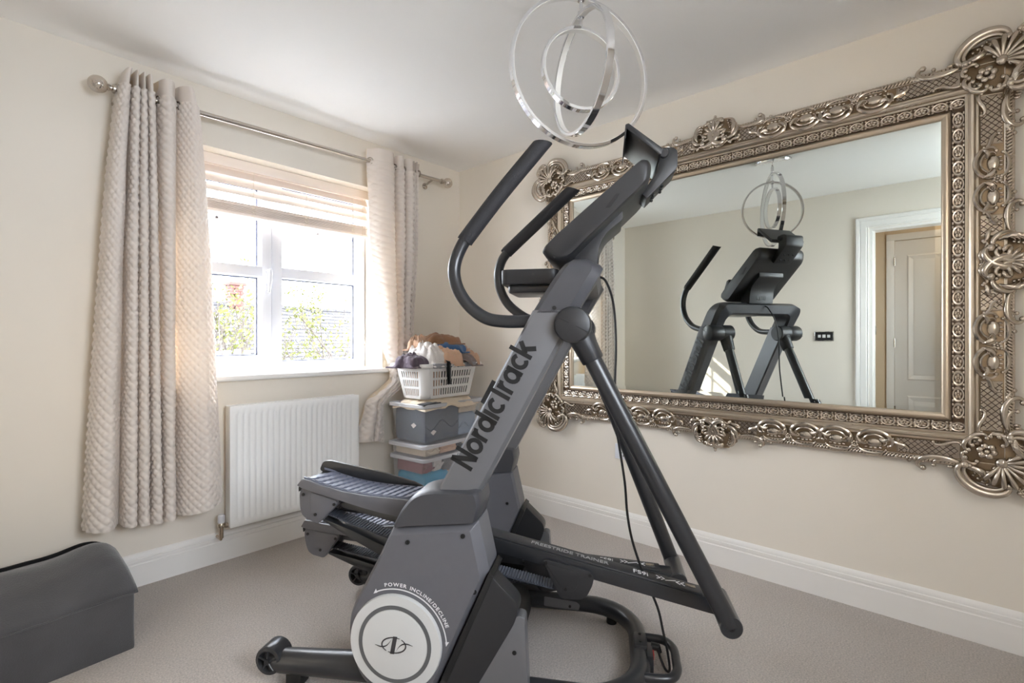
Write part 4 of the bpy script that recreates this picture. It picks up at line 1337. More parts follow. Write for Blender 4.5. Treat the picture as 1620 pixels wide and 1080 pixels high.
# scrolled runs and panels, one per rail half
def run(T_, cells, c_in, c_out):
    w = (c_out - c_in) / cells
    A = Orn('gilt'); bosses = []
    for k in range(cells):
        t0 = c_in + k * w; t1 = t0 + w
        fw = k % 2 == 0
        # large C scroll round the boss, hooked at the shared flower
        A.scroll(curl((t0 + w * .10, .143), (t1 - w * .22, .139), 3.0, 20, 4, 1, 'C') if fw else curl((t1 - w * .10, .143), (t0 + w * .22, .139), 3.0, 20, 4, -1, 'C'), .0060)
        A.scroll(curl((t0 + w * .20, .141), (t1 - w * .32, .138), 3.0, 16, 4, 1, 'C') if fw else curl((t1 - w * .20, .141), (t0 + w * .32, .138), 3.0, 16, 4, -1, 'C'), .0030, .008)
        # leaf rising into the boss
        b0 = (t1 - w * .08, .108) if fw else (t0 + w * .08, .108)
        b1 = (t1 - w * .34, .132) if fw else (t0 + w * .34, .132)
        A.fn(leafset(b0, b1, .0058, 1 if fw else -1, 4, .006))
        a0_ = (t0 + w * .02, .104) if fw else (t1 - w * .02, .104)
        a1_ = (t0 + w * .30, .114) if fw else (t1 - w * .30, .114)
        A.fn(leafset(a0_, a1_, .0044, -1 if fw else 1, 3, .005))
        # outer leaf hugging the rope edge
        e0 = (t0 + w * .16, .160) if fw else (t1 - w * .16, .160)
        e1 = (t1 - w * .10, .157) if fw else (t0 + w * .10, .157)
        A.scroll(curl(e0, e1, 1.2, 7, 4, -1 if fw else 1, 'C'), .0050)
        for j in range(4):
            u_ = (.30 + .13 * j)
            tt = t0 + w * u_ if fw else t1 - w * u_
            A.ball(tt, .1565 - .002 * abs(j - 1.5), .0058, .003, (1.2, .9, .8))
        if k % 2 == 1: A.fn(flower(t0, .146, .0150, .010, 6))
        else: A.ball(t0, .112, .0060, .006)
        bosses.append(((t0 + t1) / 2 + (-.004 if fw else .004), .134))
    A.scroll(curl((c_out + .004, .110), (c_out + .050, .150), 1.5, 12, 4, 1, 'S'), .0050)
    A.scroll(curl((c_in - .004, .110), (c_in - .045, .150), 1.5, 12, 4, -1, 'S'), .0050)
    return A, bosses

def lattice_plate(P, t0, t1, o0=.102, o1=.160):
    g = G()
    n_ = 4
    g.grid([[P(t, o0 + (o1 - o0) * k / n_, fieldc(o0 + (o1 - o0) * k / n_) + .0022) for k in range(n_ + 1)] for t in (t0, t1)])
    for t in (t0, t1):
        g.tube([P(t, o0 + (o1 - o0) * k / n_, fieldc(o0 + (o1 - o0) * k / n_) + .0022) for k in range(n_ + 1)], .0018, 5)
    return g
def lattice_lines(P, t0, t1, o0=.102, o1=.160, sp=.0210):
    g = G()
    H = o1 - o0
    for dr_ in (1, -1):
        c = t0 - H if dr_ > 0 else t0
        while c < t1 + (H if dr_ < 0 else 0):
            pts = []
            for k in range(5):
                o = o0 + H * k / 4
                t = c + dr_ * (o - o0)
                if t0 <= t <= t1: pts.append(P(t, o, fieldc(o) + .0024))
            if len(pts) > 1: g.tube(pts, .0012, 4)
            c += sp
    return g

for side in range(4):
    T_ = HWm if side in (0, 2) else HHm
    long_ = side in (0, 2)
    c_in, c_out, cells = (.205, .700, 4) if long_ else (.185, .415, 2)
    A, bo = run(T_, cells, c_in, c_out)
    for sg in (-1, 1):
        P = P_of(side, sg)
        A.make(P).build('scroll_carving', 'gilt', wm, angle=50)
        for t, o in bo:
            G().ball(P(t, o, fieldc(o) - .002), .025, 14, (1.2, .36, .78) if long_ else (.78, .36, 1.2)).build('oval_boss', 'gilt', wm, angle=60)
        for t0, t1 in ((.098, c_in - .012), (c_out + .016, T_ + .045)):
            pl_ = lattice_plate(P, t0, t1).build('lattice_panel', 'gilt', wm, angle=30)
            lattice_lines(P, t0, t1).build('lattice_line', 'patina', pl_)
        # rope edge
        g = G()
        t = .10
        while t < T_ + .075:
            rot = Matrix.Rotation(math.radians(35 * sg), 3, 'Y') if long_ else Matrix.Rotation(math.radians(90 - 35 * sg), 3, 'Y')
            g.ball(P(t, .178, .0345), .0082, 6, (.70, .95, 1.75), rot)
            t += .0118
        tag(g.build('rope_edge', 'gilt', wm, angle=70), kind='stuff')
        # curl riding on the rope next to the centre crest and next to the corner
        R_ = Orn('gilt')
        R_.scroll(curl((.105, .186), (.205, .212), 1.0, 16, 5, 1, 'J'), .0085, -.004, .35, .9)
        R_.scroll(curl((.105, .182), (.185, .196), .8, 10, 5, 1, 'J'), .0060, 0, .35, .9)
        R_.scroll(curl((.250, .190), (.205, .186), 1.2, 9, 4, -1, 'J'), .0062, -.004, .4, 1.0)
        R_.make(P).build('crest_curl', 'gilt', wm, angle=60)
        R2 = Orn('gilt')
        R2.scroll(curl((T_ + .070, .188), (T_ - .062, .214), 1.0, 16, 5, -1, 'J'), .0090, -.004, .35, .9)
        R2.scroll(curl((T_ + .060, .184), (T_ - .030, .198), .8, 10, 5, -1, 'J'), .0065, .0, .35, .9)
        R2.scroll(curl((T_ - .105, .190), (T_ - .062, .186), 1.2, 9, 4, 1, 'J'), .0062, -.004, .4, 1.0)
        for k in range(5):
            tt = T_ + .020 + .011 * k
            R2.ball(tt, .196 + .0035 * k, .0080, 0, (1.5, .8, .8))
        R2.make(P).build('corner_curl', 'gilt', wm, angle=60)
    # centre crest
    P = P_of(side, 1)
    C_ = Orn('gilt')
    C_.fn(flower(0, .122, .026, .010, 6))
    C_.fn(shell(0, .168, PI / 2, math.radians(150), 7, .062, .0095, .012))
    C_.ball(0, .247, .012, .010); C_.ball(0, .262, .007, .008)
    for sx in (-1, 1):
        C_.scroll(curl((sx * .030, .232), (sx * .052, .128), 2.6, 16, 4, sx, 'C'), .0125, .014, .35, .9)
        C_.scroll(curl((sx * .040, .225), (sx * .048, .150), 2.6, 14, 4, sx, 'C'), .0070, .022, .35, .9)
        C_.scroll(curl((sx * .096, .190), (sx * .058, .142), 2.2, 12, 4, -sx, 'C'), .0075, .010, .35, .9)
        C_.scroll(curl((sx * .014, .105), (sx * .075, .112), 1.6, 14, 4, -sx, 'S'), .0060, .008, .35, 1.0)
        C_.scroll(curl((sx * .080, .108), (sx * .118, .134), 1.6, 12, 4, sx, 'S'), .0055, .006, .35, 1.0)
        C_.fn(leafset((sx * .082, .150), (sx * .060, .225), .0075, sx, 4, .010))
        C_.fn(leafset((sx * .030, .160), (sx * .052, .182), .0060, sx, 3, .018))
    C_.make(P).build('centre_crest', 'gilt', wm, angle=60)
    Bp = Orn('field')
    Bp.fn(backplate([(-.100, .160), (.100, .160), (.094, .215), (.060, .244), (0, .252), (-.060, .244), (-.094, .215)], .026, .034))
    Bp.make(P).build('crest_back', 'field', wm, angle=40)

# corner pieces
for sx in (-1, 1):
    for sy in (-1, 1):
        def P(t, o, c, sx=sx, sy=sy): return L(sx * (HWm + t), sy * (HHm + o), c)
        K = Orn('gilt')
        # in corner coordinates (t, o) both measured outwards from the glass corner
        K.fn(flower(.118, .118, .030, .010, 6))
        K.fn(shell(.158, .158, PI / 4, math.radians(165), 9, .092, .0105, .012))
        K.fn(shell(.225, .225, PI / 4, math.radians(170), 7, .036, .0062, .010))
        for q in (0, 1):
            def S(p): return p if q == 0 else (p[1], p[0])
            fl = 1 if q == 0 else -1
            K.scroll(curl(S((.175, .238)), S((.060, .178)), 2.4, 15, 4, fl, 'C'), .0125, .012, .35, .9)
            K.scroll(curl(S((.165, .230)), S((.072, .178)), 2.4, 13, 4, fl, 'C'), .0070, .020, .35, .9)
            K.scroll(curl(S((.245, .205)), S((.205, .258)), 2.4, 12, 4, fl, 'C'), .0080, .008, .35, .9)
            K.fn(leafset(S((.040, .185)), S((.120, .245)), .0080, fl, 4, .008))
            K.scroll(curl(S((.060, .150)), S((.140, .180)), 1.8, 12, 4, -fl, 'C'), .0075, .012, .4, 1.0)
            K.scroll(curl(S((.080, .100)), S((.118, .070)), 2.6, 14, 4, fl, 'C'), .0065, .009, .4, 1.0)
            K.scroll(curl(S((.062, .128)), S((.092, .160)), 2.6, 14, 4, -fl, 'C'), .0065, .009, .4, 1.0)
            K.scroll(curl(S((.050, .104)), S((-.030, .104)), 1.5, 12, 4, fl, 'S'), .0050, .006, .35, 1.0)
            K.ball(*S((.085, .085)), .008, .006)
        K.make(P).build('corner_carving', 'gilt', wm, angle=60)
        Bk_ = Orn('field')
        Bk_.fn(backplate([(.03, .165), (.165, .03), (.235, .06), (.252, .15), (.248, .205), (.205, .248), (.15, .252), (.06, .235)], .026, .036))
        Bk_.make(P).build('corner_back', 'field', wm, angle=40)

# ================================================================== pendant light
pl = thing('pendant_light', 'chrome pendant light of three nested rings hanging from the ceiling', 'ceiling light', (-1.188, -1.8925, 1.76))
def ringband(name, D, zc, phi, w, th):
    e = Vector((math.cos(phi), math.sin(phi), 0)); nrm = Vector((-math.sin(phi), math.cos(phi), 0)); up = Vector((0, 0, 1))
    n = 96
    def pt(a, r, y): return tuple(e * (r * math.cos(a)) + up * (r * math.sin(a) + zc - 1.76) + nrm * y)
    R1 = D / 2; R0 = R1 - th
    g = G()
    g.loft([[pt(2 * PI * k / n, r, y) for r, y in ((R0 + .0012, -w), (R1 - .001, -w), (R1, -w + .001), (R1, w - .001), (R1 - .001, w), (R0 + .0012, w))] for k in range(n)], True)
    o = g.build(name, 'chrome', pl, angle=40)
    g = G()
    g.loft([[pt(2 * PI * k / n, r, y) for r, y in ((R0, -w * .86), (R0, w * .86), (R0 + .003, w * .86), (R0 + .003, -w * .86))] for k in range(n)], True)
    g.build('diffuser_strip', 'opal', o, angle=40)
ringband('large_ring', .490, 2.003, math.radians(150), .0115, .011)
ringband('middle_ring', .385, 2.000, math.radians(61), .0115, .011)
ringband('small_ring', .272, 2.012, math.radians(147), .0115, .011)
G().cyl((0, 0, 2.145 - 1.76), (0, 0, 2.262 - 1.76), .0055, 12).build('stem', 'chrome', pl)
for z in (2.19, 2.245):
    G().lathe([(.006, -.012), (.011, -.010), (.011, .010), (.006, .012)], 14, (0, 0, z - 1.76)).build('stem_joint', 'chrome', pl)
G().lathe([(.009, .0), (.009, .028), (.004, .045)], 14, (0, 0, 2.262 - 1.76)).build('cord_grip', 'chrome', pl)
G().cyl((0, 0, 2.30 - 1.76), (0, 0, 2.375 - 1.76), .0022, 8).build('suspension_wire', 'chrome', pl)
G().lathe([(.001, -.030), (.085, -.028), (.105, -.022), (.112, -.012), (.112, 0)], 40, (0, 0, 2.40 - 1.76)).build('canopy', 'chrome', pl, angle=30)

# ================================================================== charcoal ottoman
ot = thing('storage_ottoman', 'charcoal suede storage ottoman with a loose rumpled lid, bottom left', 'ottoman', (-2.36, -.34, 0), math.radians(4.5))
b = G()
bxo = [(-.235, -.235), (.235, -.235), (.235, .20), (-.235, .20)]
rings = []
for z, k in ((0, 1.0), (.008, 1.004), (.10, .998), (.208, 1.002)):
    rings.append([(x * k, y * k, z) for x, y in round_poly(bxo, .012, 3)])
b.loft(rings).build('body', 'ottoman', ot, angle=50)
rows = []
nx, ny = 36, 30
for j in range(ny + 1):
    v = j / ny
    row = []
    for i in range(nx + 1):
        u = i / nx
        x = -.240 + .482 * u
        y = -.240 + .40 * v
        # crown: rises from the front edge to a ridge, drops steeply behind it
        if v < .62: h = .132 * math.sin(PI / 2 * (v / .62)) ** .82
        else: h = .132 - .05 * ((v - .62) / .38) ** 1.2
        h *= .80 + .20 * math.exp(-((u - .86) / .16) ** 2) - .18 * max(0, (u - .90) / .10) ** 2
        z = .209 + h + .0030 * noise.noise(Vector((u * 5, v * 6, 1.3))) + .0015 * noise.noise(Vector((u * 16, v * 14, 4)))
        x += (.012 * math.sin(PI * v)) * (u - .5) * -1
        row.append((x, y, z))
    rows.append(row)
g = G().grid(rows)
lid = g.build('lid', 'ottoman', ot, angle=70)
sk = lid.modifiers.new('thick', 'SOLIDIFY'); sk.thickness = .010; sk.offset = -1
# piped seam, and the shade on the lid's rear edge as a black strip
G().tube([(p[0], p[1] - .001, p[2] - .004) for p in rows[0]], .0030, 6).build('front_seam', 'ottoman', lid)
g = G()
back = rows[-1]
g.loft([[(p[0], p[1] + .002, p[2] + .012), (p[0], p[1] + .012, p[2] + .012), (p[0], p[1] + .012, .190), (p[0], p[1] + .002, .190)] for p in back]).build('rear_flap', 'ottoman_shade', lid)
g = G()
g.loft([[(p[0] + .002 if s_ else p[0] + .001, p[1], p[2] - .006) if s_ else (p[0] - .02, p[1], p[2] - .006) for s_ in (0, 1)] + [(p[0] + .001, p[1], .204), (p[0] - .02, p[1], .204)] for p in [r[-1] for r in rows]]).build('end_flap', 'ottoman', lid)

# ================================================================== storage boxes in the corner
BA = math.radians(4.6)
BC = Vector((-.676, -.432, 0))
def bloc(dx, dy): return (BC.x + dx * math.cos(BA) - dy * math.sin(BA), BC.y + dx * math.sin(BA) + dy * math.cos(BA))
def plasticbox(name, label, z0, z1, lx, ly, dx=.0, dy=.0, taper=.02, rimh=.022, rimw=.012):
    c = bloc(lx / 2 + dx, ly / 2 + dy)
    root = thing(name, label, 'storage box', (c[0], c[1], z0), BA, 'clear storage boxes stacked in the corner')
    H = z1 - z0
    def rr(hx, hy, r): return round_poly([(-hx, -hy), (hx, -hy), (hx, hy), (-hx, hy)], r, 4)
    hx, hy = lx / 2 - rimw, ly / 2 - rimw
    g = G()
    ring = lambda k, z, r: [(x, y, z) for x, y in rr(hx - k, hy - k, r)]
    g.loft([ring(taper, .004, .03), ring(taper, 0, .03), ring(0, H - rimh, .03), ring(0, H, .03), ring(.003, H, .03), ring(.003, H - rimh, .03), ring(taper + .003, .006, .03)])
    g.build('box_wall', 'clear', root, angle=40)
    g = G()
    g.loft([[(x, y, z) for x, y in rr(hx + a, hy + a, .035)] for a, z in ((.001, H - rimh), (rimw, H - rimh), (rimw, H - .004), (rimw - .004, H), (.0, H), (-.002, H - .004))])
    g.build('rim', 'rim', root, angle=40)
    return root
def heap(name, label, mkey, c, hx, hy, z0, z1, seed, rough=.02, cat='garment', group=None, rot=0.0, nx=26, ny=22, droop=.5, fold=1.0):
    """a crumpled garment: an irregular folded patch with a thick drooping edge, resting at z0"""
    rnd = random.Random(seed)
    root = thing(name, label, cat, (c[0], c[1], z0), BA + rot, group)
    rows = []
    ph = rnd.uniform(0, 9)
    for j in range(ny + 1):
        v = 2 * j / ny - 1
        row = []
        for i in range(nx + 1):
            u = 2 * i / nx - 1
            wob = 1 + .26 * noise.noise(Vector((u * 1.6 + ph, v * 1.6, ph)))
            e = (abs(u) ** 3.2 + abs(v) ** 3.2) ** (1 / 3.2)
            e = min(1.0, e * (1 + .18 * noise.noise(Vector((u * 2.1, v * 2.1 + ph, seed * .53)))))
            q = max(0, 1 - e ** 2.4) ** .62
            f = noise.noise(Vector((u * 2.2 * fold + ph, v * 3.2 * fold, seed * .37)))
            f2 = noise.noise(Vector((u * 7 * fold, v * 4 * fold + ph, seed * .61)))
            f3 = 1 - abs(noise.noise(Vector((u * 3 * fold + ph, v * 6 * fold, seed * .21)))) * 2
            z = (z1 - z0) * q * (.82 + .18 * f) + rough * (f * .9 + f2 * .5 + f3 * .35) * (.35 + .65 * q)
            z -= droop * (z1 - z0) * max(0, e - .86) / .14 * .6
            row.append((u * hx * wob, v * hy * wob, max(z, .002 - droop * .02)))
        rows.append(row)
    g = G().grid(rows)
    o = g.build('cloth', mkey, root, angle=75)
    md = o.modifiers.new('thick', 'SOLIDIFY'); md.thickness = .006; md.offset = -1
    # hem: a rolled edge along the border
    br_ = rows[0] + [r[-1] for r in rows[1:]] + list(reversed(rows[-1][:-1])) + [r[0] for r in reversed(rows[1:-1])]
    G().tube([br_[k] for k in range(0, len(br_), 2)], .0035, 6, True).build('hem', mkey, root)
    return root
GC = 'clothes in the storage boxes'
b3 = plasticbox('storage_box', 'deep clear plastic box on the floor, lowest of the corner stack', 0, .405, .555, .335, 0, 0, .030)
b2 = plasticbox('storage_box', 'shallow clear box of folded cream cloth, second in the corner stack', .407, .487, .565, .345, -.005, -.005, .012)
b1 = plasticbox('storage_box', 'clear box stuffed with dark grey fabric, right under the laundry basket', .490, .733, .560, .340, 0, 0, .022)
def stuffed(name, label, mkey, z0, z1, dx0, dx1, dy0, dy1, seed, amp=.012):
    """fabric pressed against the inside of a box: a lumpy block"""
    c = bloc((dx0 + dx1) / 2, (dy0 + dy1) / 2)
    root = thing(name, label, 'garment', (c[0], c[1], z0), BA, GC)
    hx, hy, H = (dx1 - dx0) / 2, (dy1 - dy0) / 2, z1 - z0
    rings = []
    for j in range(9):
        z = H * j / 8
        ring = []
        for x, y in round_poly([(-hx, -hy), (hx, -hy), (hx, hy), (-hx, hy)], .03, 3):
            pass
        n_ = 48
        for k in range(n_):
            a = 2 * PI * k / n_
            ca, sa = math.cos(a), math.sin(a)
            m_ = max(abs(ca), abs(sa))
            x, y = hx * ca / m_, hy * sa / m_
            w = 1 - amp / min(hx, hy) * (.5 + .9 * abs(noise.noise(Vector((x * 14, y * 14, z * 12 + seed)))))
            if j == 8: w *= .9
            if j == 0: w *= .96
            ring.append((x * w, y * w, z + (amp * .9 * noise.noise(Vector((x * 10, y * 10, seed))) if j > 6 else 0)))
        rings.append(ring)
    G().loft(rings).build('cloth', mkey, root, angle=70)
    # a visible fold line pressed against the wall
    G().tube([(-hx * .96 + 2 * hx * .96 * k / 14, -hy * .985, H * (.45 + .12 * math.sin(k * .7 + seed))) for k in range(15)], .005, 6).build('fold', mkey, root)
    return root
# top box
stuffed('folded_blanket', 'dark slate blanket filling the front of the upper clear box', 'f_slate', .500, .712, .036, .335, .030, .305, 3, .005)
stuffed('folded_shirt', 'pale blue shirt at the right end of the upper clear box', 'f_steelblue', .500, .640, .345, .520, .040, .300, 5, .008)
stuffed('folded_vest', 'cream lace top in the upper right of the upper clear box', 'f_cream', .645, .725, .340, .520, .036, .300, 6, .006)
# flat white scraps against the front wall of the upper box
for k, (dx, dz, dy) in enumerate(((.105, .555, .0305), (.0225, .60, .12))):
    c = bloc(dx, dy)
    o = thing('care_label', ['white square care label showing through the upper box front', 'white care label showing through the upper box left side'][k], 'label', (c[0], c[1], dz), BA + (0 if k == 0 else -PI / 2))
    G().prism([(-.022, 0), (0, -.018), (.026, .002), (.002, .016)], -.001, .001, 'y').build('paper', 'f_white', o, smooth=False)
# shallow box
for k, (x0, x1, key, nm) in enumerate(((.030, .150, 'f_cream', 'cream towel at the left end of the shallow box'), (.155, .300, 'f_blush', 'blush pink towel in the middle of the shallow box'),
                                   (.305, .360, 'f_black', 'black top in the shallow box'), (.365, .535, 'f_cream', 'cream knit at the right end of the shallow box'))):
    stuffed('folded_towel', nm, key, .415, .478, x0, x1, .018, .300, 20 + k, .004)
# deep box
cols = [('f_berry', 'berry red jumper high at the left of the deep box', .030, .120, .305, .380), ('f_taupe', 'taupe jumper low at the left of the deep box', .048, .230, .010, .170),
        ('f_white', 'white jumper just right of the berry red one in the deep box', .122, .200, .305, .388), ('f_grey', 'dark grey jumper high in the middle of the deep box', .202, .330, .290, .385),
        ('f_turquoise', 'bright turquoise jumper low in the deep box', .038, .250, .175, .300),
        ('f_blush', 'blush jumper high at the right of the deep box', .335, .520, .245, .385), ('f_pink', 'pink jumper low at the right of the deep box', .255, .500, .010, .240)]
for k, (key, nm, x0, x1, z0, z1) in enumerate(cols):
    stuffed('crumpled_jumper', nm, key, z0, z1, x0, x1, .034, .296, 40 + k, .008)
# cream sheet between upper box and basket
cc = bloc(.270, .165)
heap('cream_sheet', 'cream sheet spilling over the upper box rim under the basket', 'f_cream', cc, .262, .172, .720, .757, 71, .009, 'sheet', None, 0, 44, 30, 1.1, 1.8)
cc = bloc(.085, .045)
heap('black_tights', 'black tights tucked under the front of the cream sheet', 'f_black', cc, .080, .034, .7335, .742, 73, .003, 'garment', None, .05, 14, 10, .1)

# ================================================================== laundry basket
c = bloc(.268, .158)
lb = thing('laundry_basket', 'white slotted plastic laundry basket heaped with clothes', 'laundry basket', (c[0], c[1], .758), BA)
BH = .222
def bring(k, z, r=.045): return [(x, y, z) for x, y in round_poly([(-.262 + k, -.152 + k * .9), (.262 - k, -.152 + k * .9), (.262 - k, .152 - k * .9), (-.262 + k, .152 - k * .9)], r, 5)]
def kz(z): return .010 + .038 * (1 - z / BH)
# slotted walls: panels are ladders of posts and rails so the slots are real openings
def wall_bars(p0, p1, q0, q1, nslots, name):
    """p0-p1 bottom edge, q0-q1 top edge of one straight wall"""
    p0, p1, q0, q1 = map(Vector, (p0, p1, q0, q1))
    def W(u, v): return (p0.lerp(p1, u)).lerp(q0.lerp(q1, u), v)
    nrm = (p1 - p0).cross(q0 - p0).normalized() * .0022
    g = G()
    def slab(u0, u1, v0, v1):
        c_ = [W(u0, v0), W(u1, v0), W(u1, v1), W(u0, v1)]
        g.add([a - nrm for a in c_] + [a + nrm for a in c_], [(0, 1, 2, 3), (7, 6, 5, 4), (0, 4, 5, 1), (1, 5, 6, 2), (2, 6, 7, 3), (3, 7, 4, 0)])
    rails = [(0, .09), (.31, .385), (.585, .655), (.855, 1.0)]
    for v0, v1 in rails: slab(0, 1, v0, v1)
    m_ = .05
    sw_ = (1 - 2 * m_) / nslots
    for v0, v1 in ((.09, .31), (.385, .585), (.655, .855)):
        slab(0, m_ + sw_ * .22, v0, v1); slab(1 - m_ - sw_ * .22, 1, v0, v1)
        for k in range(1, nslots):
            u = m_ + sw_ * k
            slab(u - sw_ * .24, u + sw_ * .24, v0, v1)
    return g.build(name, 'basket', lb, smooth=False)
zb, zt = .004, BH - .020
kb, kt = kz(zb), kz(zt)
X0, Y0 = .262, .152
cr_ = .045
for sy in (-1, 1):
    wall_bars((-X0 + kb + cr_, sy * (Y0 - kb * .9), zb), (X0 - kb - cr_, sy * (Y0 - kb * .9), zb), (-X0 + kt + cr_, sy * (Y0 - kt * .9), zt), (X0 - kt - cr_, sy * (Y0 - kt * .9), zt), 15, 'slotted_wall')
for sx in (-1, 1):
    wall_bars((sx * (X0 - kb), -Y0 + kb * .9 + cr_, zb), (sx * (X0 - kb), Y0 - kb * .9 - cr_, zb), (sx * (X0 - kt), -Y0 + kt * .9 + cr_, zt), (sx * (X0 - kt), Y0 - kt * .9 - cr_, zt), 8, 'slotted_wall')
for sx in (-1, 1):
    for sy in (-1, 1):
        rows = []
        for v in range(7):
            z = zb + (zt - zb) * v / 6; k = kz(z)
            cx_, cy_ = sx * (X0 - k - cr_), sy * (Y0 - k * .9 - cr_)
            rows.append([(cx_ + sx * cr_ * math.cos(a), cy_ + sy * cr_ * math.sin(a), z) for a in [PI / 2 * j / 8 for j in range(9)]])
        o = G().grid(rows).build('corner_wall', 'basket', lb, angle=60)
        md = o.modifiers.new('thick', 'SOLIDIFY'); md.thickness = .004; md.offset = 0
G().loft([bring(kz(0) + .004, 0), bring(kz(0), .004), bring(kz(0) + .002, .008)]).build('base', 'basket', lb, angle=40)
g = G()
g.loft([[(x, y, z) for x, y, _ in bring(k, z, .05)] for k, z in ((.012, BH - .026), (-.010, BH - .024), (-.016, BH - .016), (-.014, BH - .002), (-.008, BH), (.008, BH), (.012, BH - .004))]).build('rim', 'basket', lb, angle=40)
for x0, x1, y in ((-.20, -.055, -1), (.085, .185, -1), (-.18, .02, 1)):
    G().box(x0, x1, y * .166 - .010, y * .166 + .010, BH - .026, BH + .003).build('grip_inlay', 'greyrim', lb, .006)
for y0, y1, x in ((-.05, .05, -1), (-.05, .05, 1)):
    G().box(x * .276 - .010, x * .276 + .010, y0, y1, BH - .026, BH + .003).build('grip_inlay', 'greyrim', lb, .006)
# clothes inside, seen through the slots, and the heap on top
GT = 'clothes heaped in the laundry basket'
def put(name, label, key, dx, dy, hx, hy, z0, z1, seed, rough=.016, rot=0.0, droop=.6, fold=1.6):
    p = bloc(dx, dy)
    return heap(name, label, 'f_' + key, p, hx, hy, z0, z1, seed, rough, 'garment', GT, rot, 44, 34, droop, fold)
def fill(name, label, key, dx0, dx1, dy0, dy1, z0, z1, seed):
    r = stuffed(name, label, 'f_' + key, z0, z1, dx0, dx1, dy0, dy1, seed, .010); r['group'] = GT
fill('crumpled_shirt', 'black shirt seen through the right hand basket slots', 'black', .215, .470, .050, .270, .770, .940, 81)
fill('crumpled_shirt', 'blush shirt seen through the left hand basket slots', 'blush', .070, .205, .050, .270, .770, .940, 82)
put('teal_vest', 'teal vest peeping out under the heap at the basket front', 'teal', .235, .060, .120, .060, .962, 1.000, 90, .010, .1, .4)
put('grey_trousers', 'grey taupe trousers hanging over the basket front rim', 'taupe', .350, .075, .170, .090, .970, 1.045, 91, .014, -.12, .8)
put('plum_shirt', 'dark plum shirt spilling off the left end of the basket', 'plum', .028, .135, .110, .105, .978, 1.040, 92, .016, .25, 1.0)
put('white_tshirt', 'off white tee shirt at the right of the clothes heap', 'white', .390, .150, .130, .105, .990, 1.105, 95, .016, .2, .7)
put('tan_cardigan', 'tan cardigan hanging over the right end of the basket', 'tan', .490, .125, .080, .110, .978, 1.075, 96, .016, -.25, 1.1)
put('white_blouse', 'bright white blouse at the left of the clothes heap', 'white', .115, .105, .085, .110, .985, 1.110, 94, .022, .3, 1.2, 2.0)
put('blush_jumper', 'blush beige jumper draped over the basket front', 'blush', .230, .070, .120, .085, .985, 1.085, 93, .016, -.40, 1.2)
put('blue_jeans', 'folded blue jeans under the brown sweater', 'blue', .300, .150, .165, .105, 1.055, 1.128, 97, .010, -.02, .7, 1.0)
put('brown_sweater', 'brown sweater on top of the clothes heap', 'brown', .305, .165, .150, .085, 1.112, 1.165, 98, .010, -.10, .7, 1.0)
put('peach_scarf', 'peach scarf crumpled at the back left of the heap', 'tan', .140, .205, .075, .062, 1.075, 1.150, 99, .018, .4, .7, 2.0)
# black strap hanging down outside the slots
p = bloc(.190, -.0125)
stp = thing('black_strap', 'black fabric strap hanging over the front of the basket', 'strap', (p[0], p[1], .85), BA)
rows = []
for k in range(13):
    t = k / 12
    z = .142 * (1 - t)
    y = -.006 + .030 * t * 0 + (-.004 if k < 2 else .004 * t)
    w = .017 + .002 * math.sin(t * 5)
    x = .010 * t
    rows.append([(x - w, y, z), (x, y - .003, z), (x + w, y - .001, z)])
rows = [[(-.017, .050, .150), (0, .050, .152), (.017, .050, .150)], [(-.017, .006, .152), (0, .004, .154), (.017, .006, .152)]] + rows
o = G().grid(rows).build('band', 'f_black', stp)
md = o.modifiers.new('thick', 'SOLIDIFY'); md.thickness = .003
G().box(.010 - .018, .010 + .018, -.0075, .0005, 0, .006).build('hem', 'f_black', stp, .001)

# ================================================================== outside the window
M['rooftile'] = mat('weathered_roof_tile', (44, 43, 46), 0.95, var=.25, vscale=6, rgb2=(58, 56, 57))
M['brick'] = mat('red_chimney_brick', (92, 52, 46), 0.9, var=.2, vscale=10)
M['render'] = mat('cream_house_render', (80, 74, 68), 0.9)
M['bark'] = mat('twig_bark', (70, 62, 56), 0.9)
M['leaf'] = mat('spring_leaf', (70, 76, 26), 0.8, rgb2=(88, 88, 36), vscale=3)
M['leaf2'] = mat('dull_leaf', (84, 84, 70), 0.8, rgb2=(106, 96, 88), vscale=3)
M['bounce_ground'] = mat('pale_bounce_ground', (172, 174, 176), 0.95, vscale=.6, rgb2=(150, 154, 148))  # ground colour paled so daylight bounces up to the ceiling
M['pot'] = mat('grey_chimney_pot', (60, 66, 70), 0.8)
M['planter'] = mat('white_garden_panel', (120, 120, 124), 0.6)
GZ = -2.6
gr = G().box(-16, 22, -20, 40, GZ - .1, GZ).build('ground', 'bounce_ground', smooth=False)
tag(gr, 'garden ground below the window outside, paled to bounce daylight indoors', 'garden', None, 'structure')
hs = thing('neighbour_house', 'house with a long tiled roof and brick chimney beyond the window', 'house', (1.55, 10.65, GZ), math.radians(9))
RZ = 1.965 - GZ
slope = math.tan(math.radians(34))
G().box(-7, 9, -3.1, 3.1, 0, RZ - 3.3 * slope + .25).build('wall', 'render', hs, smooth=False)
roof = G().prism([(-3.5, RZ - 3.5 * slope), (0, RZ), (3.5, RZ - 3.5 * slope), (3.5, RZ - 3.5 * slope - .12), (0, RZ - .12), (-3.5, RZ - 3.5 * slope - .12)], -7.3, 9.3, 'x').build('roof', 'rooftile', hs, smooth=False)
